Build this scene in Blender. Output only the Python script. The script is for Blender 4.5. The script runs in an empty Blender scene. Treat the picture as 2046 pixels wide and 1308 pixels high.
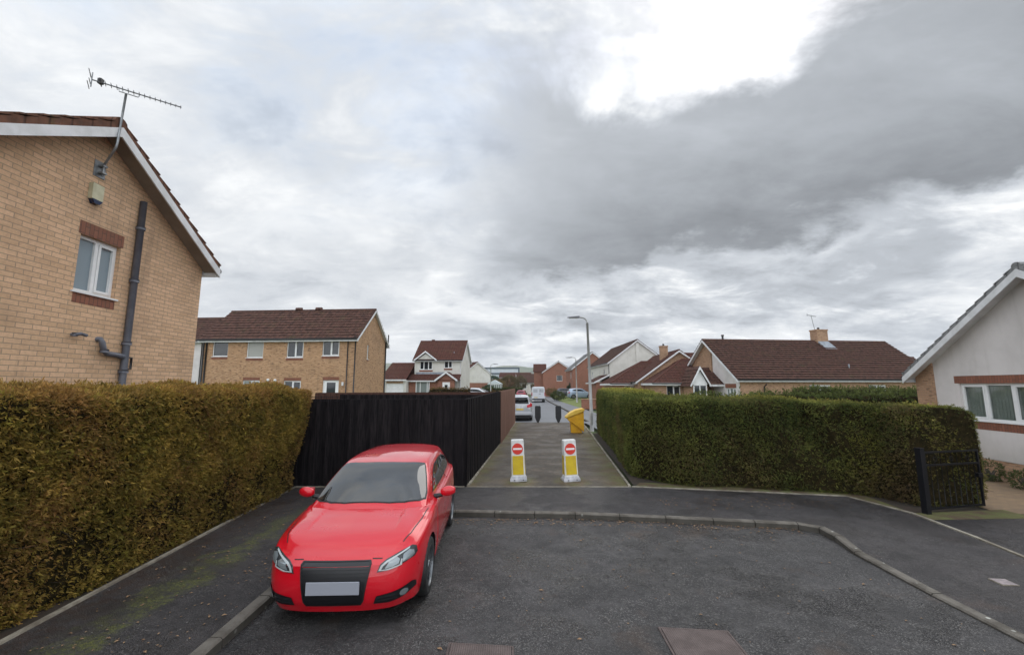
import bpy, bmesh, math, random
import numpy as np
from mathutils import Vector, Matrix
from mathutils.bvhtree import BVHTree
from mathutils.geometry import tessellate_polygon, delaunay_2d_cdt
R = math.radians
random.seed(7); rng = np.random.default_rng(7)
scene = bpy.context.scene
col = scene.collection

# ------------------------------------------------------------------ camera
cam_d = bpy.data.cameras.new('camera'); cam = bpy.data.objects.new('camera', cam_d); col.objects.link(cam)
cam.location = (0, 0, 2.5); cam.rotation_euler = (R(90 + 7.75), 0, 0)
cam_d.sensor_width = 36; cam_d.lens = 852 / 2046 * 36; cam_d.clip_start = 0.1; cam_d.clip_end = 6000
scene.camera = cam
scene.view_settings.view_transform = 'Standard'; scene.view_settings.look = 'None'
scene.view_settings.exposure = 0.28; scene.view_settings.gamma = 1
scene.cycles.use_denoising = True
scene.cycles.max_bounces = 6
scene.cycles.transparent_max_bounces = 8

# ------------------------------------------------------------------ node expression helper
class NT:
    def __init__(s, tree): s.t = tree; s.n = tree.nodes; s.l = tree.links
    def new(s, typ, **kw):
        nd = s.n.new(typ)
        for k, v in kw.items(): setattr(nd, k, v)
        return nd
    def put(s, sock, v):
        if isinstance(v, bpy.types.NodeSocket): s.l.new(v, sock)
        elif v is not None: sock.default_value = v
    def m(s, op, a, b=None, c=None, clamp=False):
        nd = s.new('ShaderNodeMath', operation=op, use_clamp=clamp)
        s.put(nd.inputs[0], a)
        if b is not None: s.put(nd.inputs[1], b)
        if c is not None: s.put(nd.inputs[2], c)
        return nd.outputs[0]
    def mr(s, v, a, b, c=0.0, d=1.0, smooth=True):
        nd = s.new('ShaderNodeMapRange', interpolation_type='SMOOTHSTEP' if smooth else 'LINEAR')
        s.put(nd.inputs['Value'], v)
        for k, q in (('From Min', a), ('From Max', b), ('To Min', c), ('To Max', d)): s.put(nd.inputs[k], q)
        return nd.outputs[0]
    def noise(s, vec, scale, detail=4, rough=.5, dist=0.0, out=0, dim='3D'):
        nd = s.new('ShaderNodeTexNoise', noise_dimensions=dim)
        if vec is not None: s.put(nd.inputs['Vector'], vec)
        nd.inputs['Scale'].default_value = scale; nd.inputs['Detail'].default_value = detail
        nd.inputs['Roughness'].default_value = rough; nd.inputs['Distortion'].default_value = dist
        return nd.outputs[out]
    def mix(s, f, a, b, blend='MIX'):
        nd = s.new('ShaderNodeMix', data_type='RGBA', blend_type=blend)
        s.put(nd.inputs[0], f); s.put(nd.inputs[6], c4(a)); s.put(nd.inputs[7], c4(b))
        return nd.outputs[2]
    def comb(s, x, y, z):
        nd = s.new('ShaderNodeCombineXYZ')
        for i, v in enumerate((x, y, z)): s.put(nd.inputs[i], v)
        return nd.outputs[0]
    def sep(s, v):
        nd = s.new('ShaderNodeSeparateXYZ'); s.put(nd.inputs[0], v); return nd.outputs
    def vm(s, op, a, b):
        nd = s.new('ShaderNodeVectorMath', operation=op); s.put(nd.inputs[0], a); s.put(nd.inputs[1], b); return nd.outputs[0]
def c4(a):
    if isinstance(a, (tuple, list)) and len(a) == 3: return (*a, 1)
    return a

# ------------------------------------------------------------------ sky and sun
SUN_AZ, SUN_EL = R(30), R(43)          # clockwise from the view direction, behind the bright gap in the cloud
world = bpy.data.worlds.new('World'); scene.world = world; world.use_nodes = True
w = NT(world.node_tree); w.n.clear()
tc = w.new('ShaderNodeTexCoord'); dirv = tc.outputs['Generated']
dx, dy, dz = w.sep(dirv)
az = w.m('MULTIPLY', w.m('ARCTAN2', dx, dy), 57.2958)
el = w.m('MULTIPLY', w.m('ARCSINE', w.m('MINIMUM', w.m('MAXIMUM', dz, -1.0), 1.0)), 57.2958)
zz = w.m('ADD', w.m('MAXIMUM', dz, 0.0), 0.24)
pl = w.comb(w.m('DIVIDE', dx, zz), w.m('DIVIDE', dy, zz), 0.0)
big = w.noise(pl, 0.85, 8, .56, .35)
mid = w.noise(w.vm('ADD', pl, (7.3, 2.1, 0)), 2.1, 12, .62, .25)
wisp = w.noise(w.vm('MULTIPLY', w.vm('ADD', pl, (3.3, 9.1, 0)), (0.8, 1.3, 1)), 3.0, 12, .62, .4)
edge = w.m('MULTIPLY', w.m('SUBTRACT', mid, .5), 19.0)
edge2 = w.m('MULTIPLY', w.m('SUBTRACT', big, .5), 8.0)
elw = w.m('ADD', el, w.m('ADD', edge, edge2))
azw = w.m('ADD', az, w.m('MULTIPLY', edge, 1.3))
# the layer of broken grey cloud
lum = w.mr(w.m('ADD', w.m('MULTIPLY', big, .5), w.m('MULTIPLY', mid, .5)), .40, .60, .46, .82)
calm = w.mr(az, 6.0, -22.0, 1.0, .45)          # the left of the sky is smoother
lum = w.m('ADD', w.m('MULTIPLY', w.m('SUBTRACT', lum, .68), calm), w.m('ADD', .68, w.mr(az, 6.0, -22.0, .0, .03)))
lum = w.m('ADD', lum, w.m('MULTIPLY', calm, w.mr(wisp, .50, .70, 0.0, .26)))
lum = w.m('SUBTRACT', lum, w.mr(wisp, .50, .30, 0.0, .12))
# long dark cloud bank ahead and to the right
top_e = w.m('ADD', w.mr(azw, -2.0, 60.0, 36.0, 33.0, False), w.mr(azw, 18.0, 32.0, 0.0, 3.5))
low_e = w.mr(azw, 0.0, 60.0, 12.6, 18.2, False)
band = w.m('MULTIPLY', w.mr(w.m('SUBTRACT', elw, low_e), -.8, 2.2), w.mr(w.m('SUBTRACT', top_e, elw), -1.0, 3.5))
band = w.m('MULTIPLY', band, w.mr(azw, -10.0, 3.0))
band = w.m('MULTIPLY', band, w.mr(az, 110.0, 80.0))
darkl = w.mr(w.m('SUBTRACT', elw, low_e), 0.0, 17.0, .235, .40)
darkl = w.m('ADD', darkl, w.m('MULTIPLY', w.m('SUBTRACT', wisp, .5), .25))
darkl = w.m('ADD', darkl, w.mr(azw, 18.0, -4.0, 0.0, .11))
# glare of the hidden sun through the gap over the bank
glare = w.m('MULTIPLY', w.mr(w.m('SUBTRACT', elw, top_e), -1.0, 2.5), w.m('MULTIPLY', w.mr(azw, 17.0, 27.0), w.mr(az, 75.0, 48.0)))
glare = w.m('MULTIPLY', glare, w.mr(el, 54.0, 42.0))
lum = w.m('ADD', lum, w.m('MULTIPLY', glare, w.mr(wisp, .36, .60, .12, .55)))
lumf = w.new('ShaderNodeMix', data_type='FLOAT'); w.put(lumf.inputs[0], w.m('MULTIPLY', band, .94)); w.put(lumf.inputs[2], lum); w.put(lumf.inputs[3], darkl)
L = lumf.outputs[0]
tint = w.mix(w.mr(L, .45, .9), (.93, .985, 1.06), (.985, 1.0, 1.01))
cloud = w.vm('MULTIPLY', tint, w.comb(L, L, L))
sky = w.new('ShaderNodeTexSky', sky_type='NISHITA'); sky.sun_disc = False
sky.sun_elevation = SUN_EL; sky.sun_rotation = SUN_AZ; sky.air_density = 1.0; sky.dust_density = 1.5
skyc = w.vm('MULTIPLY', sky.outputs[0], (.11, .11, .11))
thin = w.m('MULTIPLY', w.mr(wisp, .38, .62, .50, .05), w.m('MULTIPLY', w.mr(el, 14.0, 42.0), w.m('SUBTRACT', 1.0, w.m('MAXIMUM', band, glare))))
blue = w.vm('ADD', w.vm('MULTIPLY', cloud, (.72, .80, .88)), w.vm('MULTIPLY', skyc, (.6, .6, .6)))
final = w.mix(thin, cloud, blue)
# brightness added to unseen sky overhead and behind the camera, lighting facing surfaces
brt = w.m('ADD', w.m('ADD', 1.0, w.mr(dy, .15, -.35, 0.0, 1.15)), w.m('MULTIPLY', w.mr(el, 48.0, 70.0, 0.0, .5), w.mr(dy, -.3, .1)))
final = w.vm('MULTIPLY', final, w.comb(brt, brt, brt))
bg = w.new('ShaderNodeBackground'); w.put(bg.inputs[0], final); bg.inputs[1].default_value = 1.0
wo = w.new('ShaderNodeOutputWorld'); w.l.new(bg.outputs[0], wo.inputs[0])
world.cycles.sampling_method = 'MANUAL'; world.cycles.sample_map_resolution = 512

sun_d = bpy.data.lights.new('sun', 'SUN'); sun = bpy.data.objects.new('sun', sun_d); col.objects.link(sun)
sun_d.energy = 0.5; sun_d.angle = R(35); sun_d.color = (1, .96, .9)
sdir = Vector((math.sin(SUN_AZ) * math.cos(SUN_EL), math.cos(SUN_AZ) * math.cos(SUN_EL), math.sin(SUN_EL)))
sun.rotation_euler = sdir.to_track_quat('Z', 'Y').to_euler(); sun.location = (10, 10, 40)

# ------------------------------------------------------------------ materials
MATS = {}
def mat(name, base=(.5, .5, .5), rough=.6, metal=0.0, ior=None, coat=0.0, spec=None):
    m = bpy.data.materials.new(name); m.use_nodes = True
    t = NT(m.node_tree); b = t.n['Principled BSDF']
    b.inputs['Base Color'].default_value = (*base, 1); b.inputs['Roughness'].default_value = rough
    b.inputs['Metallic'].default_value = metal
    if ior: b.inputs['IOR'].default_value = ior
    if coat: b.inputs['Coat Weight'].default_value = coat; b.inputs['Coat Roughness'].default_value = .03
    if spec is not None: b.inputs['Specular IOR Level'].default_value = spec
    MATS[name] = m; return m, t, b
def bump(t, b, h, strength=.5, dist=.01):
    nd = t.new('ShaderNodeBump'); nd.inputs['Strength'].default_value = strength; nd.inputs['Distance'].default_value = dist
    t.put(nd.inputs['Height'], h); t.l.new(nd.outputs[0], b.inputs['Normal'])
def objc(t): return t.new('ShaderNodeTexCoord').outputs['Object']
def uvc(t): return t.new('ShaderNodeTexCoord').outputs['UV']
def varied(name, a, b2, scale=3, rough=.7, detail=5, bs=0.0, bscale=None, metal=0, **kw):
    m, t, b = mat(name, a, rough, metal, **kw)
    v = objc(t); n = t.noise(v, scale, detail, .6)
    t.put(b.inputs['Base Color'], t.mix(t.mr(n, .35, .65), a, b2))
    if bs: bump(t, b, t.noise(v, bscale or scale * 6, 6, .6), bs, .01)
    return m
def brick(name, c1, c2, mortar, speck=None, bw=.225, rh=.075, soldier=False, grime=.25):
    m, t, b = mat(name, c1, .85)
    uv = uvc(t)
    if soldier: u_, v_, _ = t.sep(uv); uvb = t.comb(v_, u_, 0.0)
    else: uvb = uv
    nd = t.new('ShaderNodeTexBrick'); t.put(nd.inputs['Vector'], uvb)
    nd.inputs['Scale'].default_value = 1; nd.inputs['Brick Width'].default_value = bw; nd.inputs['Row Height'].default_value = rh
    nd.inputs['Mortar Size'].default_value = .006; nd.inputs['Mortar Smooth'].default_value = .2; nd.inputs['Bias'].default_value = 0
    nd.inputs['Color1'].default_value = (*c1, 1); nd.inputs['Color2'].default_value = (*c2, 1); nd.inputs['Mortar'].default_value = (*mortar, 1)
    c = nd.outputs[0]
    if speck:
        cell = t.vm('DIVIDE', uv, (.225, .075, 1)); s_ = t.noise(cell, .9, 1, .5)
        c = t.mix(t.mr(s_, .56, .66), c, t.mix(.6, c, speck))
    g = t.noise(uv, .9, 6, .65)
    c = t.mix(t.mr(g, .45, .75, 0, grime), c, (.09, .065, .045))
    stk = t.noise(t.vm('MULTIPLY', uv, (3.2, .30, 1)), 1.0, 6, .65); c = t.mix(t.mr(stk, .52, .74, 0, grime * 1.3), c, (.13, .10, .07))
    f = t.noise(uv, 22, 4, .6)
    c = t.mix(t.mr(f, .3, .7, 0, .18), c, (.12, .07, .035))
    t.put(b.inputs['Base Color'], c)
    bump(t, b, t.m('SUBTRACT', t.m('MULTIPLY', f, .25), nd.outputs['Fac']), .6, .008)
    return m
M_BRICK = brick('buff_brick', (.74, .48, .30), (.60, .385, .23), (.38, .28, .19), grime=.24)
M_BRICKB = brick('mixed_buff_brick', (.56, .34, .185), (.42, .235, .12), (.32, .23, .16), speck=(.12, .065, .045))
M_BRICKR = brick('red_brick', (.33, .125, .075), (.25, .09, .055), (.26, .19, .15), speck=(.1, .05, .04))
M_BRICKD = brick('brown_buff_brick', (.48, .29, .175), (.38, .22, .13), (.28, .21, .15), speck=(.14, .08, .05))
M_SOLD = brick('red_soldier_brick', (.27, .10, .06), (.21, .075, .045), (.10, .055, .04), soldier=True)
M_REND = varied('cream_render', (.66, .62, .57), (.55, .51, .46), 1.2, .9, bs=.35, bscale=60)
def _rend(name, a, b2):
    m, t, b = mat(name, a, .9)
    v = objc(t); n = t.noise(v, 1.1, 6, .6)
    z = t.sep(v)[2]; sv = t.vm('MULTIPLY', v, (5, 5, .5)); st = t.noise(sv, 1.0, 5, .6)
    c = t.mix(t.mr(n, .35, .7), a, b2); c = t.mix(t.mr(st, .50, .80, 0, .26), c, (.34, .31, .27)); c = t.mix(t.mr(z, 1.2, .2, 0, .35), c, (.34, .31, .24))
    t.put(b.inputs['Base Color'], c); bump(t, b, t.noise(v, 70, 5, .7), .5, .006); return m
M_RENDW = _rend('roughcast_render', (.66, .62, .60), (.56, .525, .505))
M_RENDG = _rend('grey_cream_render', (.62, .60, .55), (.54, .52, .47))
M_UPVC = varied('white_upvc', (.78, .78, .78), (.70, .70, .69), 2, .4)
M_UPVCS = varied('white_painted_board', (.72, .72, .73), (.60, .60, .60), 3, .5)
M_BLACKP = mat('black_plastic_pipe', (.018, .018, .02), .4)[0]
M_GREYP = varied('grey_plastic_pipe', (.085, .09, .11), (.12, .12, .14), 5, .45)
M_SOFF = varied('brown_soffit', (.32, .27, .22), (.26, .22, .18), 3, .8)
M_METAL = varied('galvanised_metal', (.22, .23, .24), (.32, .33, .34), 8, .45, metal=.7)
M_STEEL = varied('painted_grey_steel', (.36, .36, .36), (.46, .46, .45), 2, .5, metal=.3)
M_LEAD = varied('lead_flashing', (.30, .33, .36), (.2, .22, .25), 4, .5)
def tile(name, a, b2, per=.30, moss=.12):
    m, t, b = mat(name, a, .85, spec=.15)
    uv = uvc(t); u_, v_, _ = t.sep(uv)
    wv = t.m('ABSOLUTE', t.m('SUBTRACT', t.m('FRACT', t.m('DIVIDE', u_, per)), .5))
    hgt = t.m('SINE', t.m('MULTIPLY', wv, 6.28318))
    cell = t.vm('DIVIDE', uv, (per, .33, 1)); s_ = t.noise(cell, 1.1, 2, .6)
    g = t.noise(uv, 1.3, 7, .65)
    c = t.mix(t.mr(s_, .35, .68), a, b2)
    c = t.mix(t.mr(g, .52, .72, 0, moss * 3), c, (.085, .085, .035))
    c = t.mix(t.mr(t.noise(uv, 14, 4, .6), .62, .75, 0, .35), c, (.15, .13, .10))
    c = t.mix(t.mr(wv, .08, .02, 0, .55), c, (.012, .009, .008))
    t.put(b.inputs['Base Color'], c)
    bump(t, b, hgt, .7, .03)
    return m
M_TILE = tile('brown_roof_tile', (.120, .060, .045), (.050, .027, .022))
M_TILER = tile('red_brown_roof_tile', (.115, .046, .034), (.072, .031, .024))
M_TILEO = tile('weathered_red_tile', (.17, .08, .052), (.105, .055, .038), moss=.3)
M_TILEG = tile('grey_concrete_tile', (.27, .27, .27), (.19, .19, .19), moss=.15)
def glass(name, base=(.02, .024, .028), ior=1.6, rough=.04):
    m, t, b = mat(name, base, rough, ior=ior)
    v = objc(t); bump(t, b, t.noise(v, 1.3, 2, .5), .04, .02); return m
M_GLASS = glass('dark_window_glass')
M_GLASSB = glass('blind_window_glass', (.20, .23, .22), 1.5, .06)
M_GLASSF = glass('pale_obscured_window_glass', (.22, .27, .30), 1.5, .12)
M_GLASSC = glass('curtained_window_glass', (.30, .30, .27), 1.5, .08)
M_FARGL = glass('far_car_glass', (.008, .009, .01), 1.4, .1)
M_CARGL = glass('car_glass', (.012, .014, .014), 2.0, .02)
def thin_glass(name):
    m = bpy.data.materials.new(name); m.use_nodes = True; t = NT(m.node_tree); t.n.clear()
    tr = t.new('ShaderNodeBsdfTransparent'); tr.inputs[0].default_value = (.84, .86, .85, 1)
    gl = t.new('ShaderNodeBsdfGlossy'); gl.inputs['Roughness'].default_value = .02
    fr = t.new('ShaderNodeLayerWeight'); fr.inputs[0].default_value = .5
    fac = t.m('ADD', t.m('MULTIPLY', t.m('POWER', fr.outputs['Facing'], 3.0), .8), .07)
    mx = t.new('ShaderNodeMixShader'); t.l.new(fac, mx.inputs[0]); t.l.new(tr.outputs[0], mx.inputs[1]); t.l.new(gl.outputs[0], mx.inputs[2])
    o = t.new('ShaderNodeOutputMaterial'); t.l.new(mx.outputs[0], o.inputs[0]); MATS[name] = m; return m
M_THIN = thin_glass('clear_pane_glass')
M_BLIND = varied('pale_fabric_blind', (.44, .47, .44), (.38, .41, .38), 2, .9)
M_BLINDG = varied('grey_roller_blind', (.45, .52, .55), (.40, .47, .50), 2, .9)

def asphalt(name, a, b2, grain=(.16, .155, .15), patch=None, wet=.4, moss=None, extra=None, sheen=0.0):
    m, t, b = mat(name, a, .7)
    v = objc(t)
    big_ = t.noise(v, .55, 6, .6); fine = t.noise(v, 55, 3, .7); med = t.noise(v, 7, 6, .7)
    vo = t.new('ShaderNodeTexVoronoi'); vo.inputs['Scale'].default_value = 90; t.put(vo.inputs['Vector'], v)
    c = t.mix(t.mr(big_, .38, .62), a, b2)
    c = t.mix(t.mr(med, .42, .62, 0, .75), c, tuple(x * .50 for x in a))
    mm_ = t.noise(v, 26, 4, .75); c = t.mix(t.mr(mm_, .52, .68, 0, .7), c, tuple(x * 1.9 for x in a)); c = t.mix(t.mr(mm_, .48, .34, 0, .7), c, tuple(x * .35 for x in a))
    c = t.mix(t.mr(t.sep(vo.outputs['Color'])[0], .70, .98, 0, .8), c, t.mix(t.mr(t.noise(v, 1.7, 5, .7), .40, .62), tuple(q * .55 for q in grain), grain))
    c = t.mix(t.mr(fine, .40, .28, 0, .8), c, tuple(x * .3 for x in a))
    c = t.mix(t.mr(t.noise(t.vm('ADD', v, (9, 4, 0)), 1.9, 5, .7), .48, .66, 0, .55), c, tuple(x * 1.75 for x in a)); c = t.mix(t.mr(t.noise(t.vm('ADD', v, (2, 7, 0)), .8, 7, .7), .50, .64, 0, .6), c, tuple(x * .45 for x in a))
    if patch: c = t.mix(t.mr(t.noise(t.vm('ADD', v, (5, 3, 0)), .9, 6, .65), .56, .70, 0, .55), c, patch)
    if extra: c = extra(t, v, c)
    t.put(b.inputs['Base Color'], c)
    rr = t.mr(t.noise(t.vm('ADD', v, (1, 8, 0)), .8, 5, .6), .44, .58, .74, .74 - wet - sheen * .3)
    t.put(b.inputs['Roughness'], rr)
    bump(t, b, t.m('ADD', t.m('MULTIPLY', fine, .5), vo.outputs['Distance']), .8, .012)
    return m
def moss_strip(xc, wd, slope, amt=.9):
    def f(t, v, c):
        x, y, z = t.sep(v)
        n = t.m('MULTIPLY', t.m('SUBTRACT', t.noise(v, 2.2, 6, .7), .5), 1.3)
        d = t.m('ABSOLUTE', t.m('ADD', t.m('SUBTRACT', x, t.m('ADD', t.m('MULTIPLY', y, slope), xc)), n))
        k = t.m('MULTIPLY', t.mr(d, wd, wd * .2), t.m('MULTIPLY', t.mr(t.noise(v, 30, 5, .75), .42, .56, .25, 1.0), t.mr(t.noise(v, 5, 5, .7), .38, .58, .15, 1.0)))
        k = t.m('MULTIPLY', k, t.mr(y, 9.8, 7.0, .1, amt))
        c = t.mix(k, c, t.mix(t.mr(t.noise(v, 30, 4, .7), .3, .7), (.055, .065, .012), (.12, .125, .024)))
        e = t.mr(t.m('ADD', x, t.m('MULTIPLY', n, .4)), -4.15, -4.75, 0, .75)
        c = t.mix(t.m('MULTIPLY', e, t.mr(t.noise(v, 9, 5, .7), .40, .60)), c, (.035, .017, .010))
        vo = t.new('ShaderNodeTexVoronoi'); vo.inputs['Scale'].default_value = 16; t.put(vo.inputs['Vector'], v)
        sp = t.m('MULTIPLY', t.mr(vo.outputs['Distance'], .16, .08), t.mr(t.sep(vo.outputs['Color'])[1], .86, .92))
        sp = t.m('MULTIPLY', sp, t.mr(t.noise(v, 1.1, 2), .46, .60))
        return t.mix(sp, c, (.38, .36, .33))
    return f
def path_moss(t, v, c):
    x, y, z = t.sep(v)
    s1 = t.m('SUBTRACT', x, t.m('ADD', -1.87, t.m('MULTIPLY', y, .0733)))        # from the left edge
    s2 = t.m('SUBTRACT', t.m('ADD', 1.80, t.m('MULTIPLY', y, .0988)), x)         # from the right edge
    n = t.m('MULTIPLY', t.m('SUBTRACT', t.noise(v, 1.7, 6, .7), .5), 1.4)
    k = t.m('MAXIMUM', t.mr(t.m('ADD', s1, n), .62, .05), t.mr(t.m('ADD', s2, n), .95, .15))
    for bx in (.19, 1.53):
        d = t.new('ShaderNodeVectorMath', operation='DISTANCE'); t.put(d.inputs[0], t.comb(x, t.m('MULTIPLY', y, .8), 0.0)); d.inputs[1].default_value = (bx, 11.22 * .8, 0)
        k = t.m('MAXIMUM', k, t.mr(t.m('ADD', d.outputs['Value'], t.m('MULTIPLY', n, .35)), .60, .26))
    k = t.m('MULTIPLY', k, t.mr(t.noise(v, 19, 5, .7), .36, .56, .2, .9))
    return t.mix(k, c, t.mix(t.mr(t.noise(v, 2.5, 4), .4, .6), (.12, .115, .022), (.13, .09, .035)))
M_ROAD = asphalt('road_asphalt', (.043, .040, .040), (.032, .029, .028), grain=(.19, .18, .17), sheen=.34, patch=(.075, .050, .036))
M_PAVE = asphalt('pavement_asphalt', (.030, .026, .026), (.042, .037, .037), grain=(.11, .10, .098), patch=(.058, .038, .030), wet=.35, extra=moss_strip(-4.12, .34, 0.012))
M_PATH = asphalt('path_asphalt', (.090, .069, .049), (.068, .051, .036), grain=(.17, .155, .13), wet=.2, extra=path_moss)
M_ROADF = varied('far_road_asphalt', (.15, .155, .165), (.12, .125, .135), .4, .55)
M_CONC = varied('concrete_edging', (.33, .30, .24), (.17, .145, .11), 4, .85, bs=.4)
def kerbm():
    m, t, b = mat('kerb_concrete', (.2, .18, .16), .85); v = objc(t)
    c = t.mix(t.mr(t.noise(v, 4, 6, .65), .35, .65), (.14, .125, .105), (.07, .06, .047))
    vo = t.new('ShaderNodeTexVoronoi'); vo.inputs['Scale'].default_value = 9; t.put(vo.inputs['Vector'], v)
    c = t.mix(t.m('MULTIPLY', t.mr(vo.outputs['Distance'], .22, .12), t.mr(t.sep(vo.outputs['Color'])[0], .82, .9)), c, (.42, .42, .38))
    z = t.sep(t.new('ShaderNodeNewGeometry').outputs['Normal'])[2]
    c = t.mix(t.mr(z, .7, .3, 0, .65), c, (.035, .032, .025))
    t.put(b.inputs['Base Color'], c); bump(t, b, t.noise(v, 40, 5), .4, .006); return m
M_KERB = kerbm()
M_SOIL = varied('bare_soil', (.040, .026, .017), (.025, .020, .012), 3, .95, bs=.8, bscale=25)
M_LEAFLIT = varied('moss_and_litter', (.10, .105, .03), (.08, .05, .028), 4, .95, bs=.8, bscale=30)
M_GRASS = varied('far_grass', (.17, .20, .05), (.12, .15, .038), 1.5, .9, bs=.6, bscale=12)
def fieldm():
    m, t, b = mat('terrain_grass', (.08, .1, .03), .95); v = objc(t)
    c = t.mix(t.mr(t.noise(v, .01, 3), .4, .6), (.10, .13, .05), (.075, .095, .045))
    c = t.mix(t.mr(t.noise(v, .05, 5, .7), .55, .65, 0, .6), c, (.05, .055, .04)); t.put(b.inputs['Base Color'], c); return m
M_FIELD = fieldm()
def hillm():
    m, t, b = mat('hill_fields', (.16, .20, .13), .95); v = objc(t)
    vo = t.new('ShaderNodeTexVoronoi'); vo.inputs['Scale'].default_value = .012; t.put(vo.inputs['Vector'], v)
    c = t.mix(t.sep(vo.outputs['Color'])[0], (.13, .165, .085), (.19, .19, .12))
    c = t.mix(t.mr(t.noise(v, .02, 6, .7), .50, .60, 0, .8), c, (.07, .08, .06)); t.put(b.inputs['Base Color'], c); return m
M_HILL = hillm()
def wood(name, a, b2, rough=.7):
    m, t, b = mat(name, a, rough, spec=.06); v = objc(t)
    sv = t.vm('MULTIPLY', v, (9, 9, .8)); n = t.noise(sv, 3.0, 7, .7); pl_ = t.noise(t.vm('MULTIPLY', v, (7.1, 7.1, 0)), 1, 0)
    c = t.mix(t.mr(n, .3, .7), a, b2); c = t.mix(t.mr(pl_, .3, .7, 0, .5), c, tuple(x * .55 for x in a))
    t.put(b.inputs['Base Color'], c); bump(t, b, n, .4, .006); return m
M_WBLACK = wood('black_stained_timber', (.006, .0055, .007), (.030, .025, .026), .6)
M_WBROWN = wood('red_brown_timber', (.28, .165, .125), (.19, .11, .085))
M_WDARK = wood('weathered_brown_timber', (.10, .05, .038), (.06, .032, .027))
M_TWIG = varied('bare_twig', (.06, .04, .028), (.035, .024, .018), 9, .9)
M_BARK = varied('tree_bark', (.09, .075, .06), (.05, .04, .03), 6, .95)
def leafm():
    m, t, b = mat('hedge_foliage', (.08, .08, .02), .75)
    at = t.new('ShaderNodeAttribute'); at.attribute_name = 'leafcol'
    t.l.new(at.outputs['Color'], b.inputs['Base Color'])
    b.inputs['Specular IOR Level'].default_value = .25
    tl = t.new('ShaderNodeBsdfTranslucent'); t.l.new(at.outputs['Color'], tl.inputs[0]); mx = t.new('ShaderNodeMixShader'); mx.inputs[0].default_value = .3
    out = t.n['Material Output']; t.l.new(b.outputs[0], mx.inputs[1]); t.l.new(tl.outputs[0], mx.inputs[2]); t.l.new(mx.outputs[0], out.inputs[0])
    return m
M_LEAF = leafm()
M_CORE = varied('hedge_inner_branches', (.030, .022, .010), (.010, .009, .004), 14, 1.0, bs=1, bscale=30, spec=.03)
M_YELLOW = varied('yellow_grit_bin_plastic', (.78, .42, .012), (.66, .32, .01), 3, .45)
M_YELREF = varied('yellow_reflective_panel', (.60, .44, .012), (.50, .34, .02), 6, .4)
M_WHITEP = varied('white_bollard_plastic', (.74, .74, .73), (.58, .58, .56), 5, .5)
M_GREYBASE = varied('pale_grey_bollard_foot', (.55, .55, .58), (.34, .34, .36), 7, .6)
M_REDS = mat('red_sign_face', (.60, .035, .02), .4)[0]
M_WHITES = mat('white_sign_bar', (.80, .77, .76), .4)[0]
M_BLACKS = varied('black_bollard_shell', (.012, .013, .015), (.02, .02, .022), 4, .5)
M_IRON = mat('black_painted_iron', (.006, .006, .008), .45, spec=.2)[0]
def coverm():
    m, t, b = mat('rusted_chequer_cover', (.15, .1, .09), .6, .2); v = objc(t); x, y, z = t.sep(v)
    ch = t.m('MULTIPLY', t.m('SINE', t.m('MULTIPLY', t.m('ADD', x, y), 150)), t.m('SINE', t.m('MULTIPLY', t.m('SUBTRACT', x, y), 150)))
    c = t.mix(t.mr(t.noise(v, 6, 5), .35, .65), (.155, .118, .108), (.108, .080, .072)); c = t.mix(t.mr(ch, -.3, .4, .5, 0), c, (.045, .033, .03))
    t.put(b.inputs['Base Color'], c); bump(t, b, ch, .6, .006); return m
M_COVER = coverm()
def blockm():
    m, t, b = mat('block_paving', (.3, .2, .12), .85); uv = objc(t)
    nd = t.new('ShaderNodeTexBrick'); t.put(nd.inputs['Vector'], uv); nd.inputs['Scale'].default_value = 1
    nd.inputs['Brick Width'].default_value = .2; nd.inputs['Row Height'].default_value = .1; nd.inputs['Mortar Size'].default_value = .004
    nd.inputs['Color1'].default_value = (.27, .18, .10, 1); nd.inputs['Color2'].default_value = (.21, .14, .085, 1); nd.inputs['Mortar'].default_value = (.11, .08, .05, 1)
    c = t.mix(t.mr(t.noise(uv, 1.2, 5), .4, .7, 0, .5), nd.outputs[0], (.13, .09, .055)); t.put(b.inputs['Base Color'], c); return m
M_BLOCK = blockm()
# vehicles
def paint(name, c, flake=0.0):
    m, t, b = mat(name, c, .32, flake, coat=1.0, spec=.3); b.inputs['Coat IOR'].default_value = 1.5
    v = objc(t); t.put(b.inputs['Roughness'], t.mr(t.noise(v, 2.5, 5), .3, .7, .26, .38)); return m
M_RED = paint('red_car_paint', (.58, .004, .015))
M_SILVER = paint('silver_car_paint', (.42, .43, .45), .3)
M_VANW = paint('white_van_paint', (.62, .63, .66))
M_BLUEC = paint('pale_blue_car_paint', (.33, .41, .52), .3)
M_DARKC = paint('dark_car_paint', (.03, .03, .04), .3)
M_MAROON = paint('maroon_car_paint', (.22, .012, .03))
M_TYRE = varied('tyre_rubber', (.013, .013, .013), (.02, .02, .02), 20, .8)
M_RIM = mat('alloy_rim', (.30, .31, .32), .3, .9)[0]
M_TRIM = mat('black_trim', (.012, .012, .013), .5)[0]
M_GRIL = mat('dark_grille', (.008, .008, .01), .35)[0]
M_CHROME = mat('chrome', (.7, .7, .72), .15, 1.0)[0]
M_PLATE = mat('blank_number_plate', (.30, .31, .35), .5)[0]
M_PLATEY = mat('blank_yellow_plate', (.55, .38, .05), .5)[0]
M_LAMPH = mat('headlamp_housing', (.045, .05, .052), .2, .3)[0]
M_LAMPL = mat('headlamp_lens', (.26, .29, .30), .08, .4)[0]
M_LED = mat('headlamp_light_guide', (.42, .45, .45), .25)[0]
M_TAIL = mat('red_tail_lamp', (.45, .01, .02), .15)[0]
M_AMBER = mat('amber_lamp', (.7, .25, .02), .2)[0]

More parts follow.
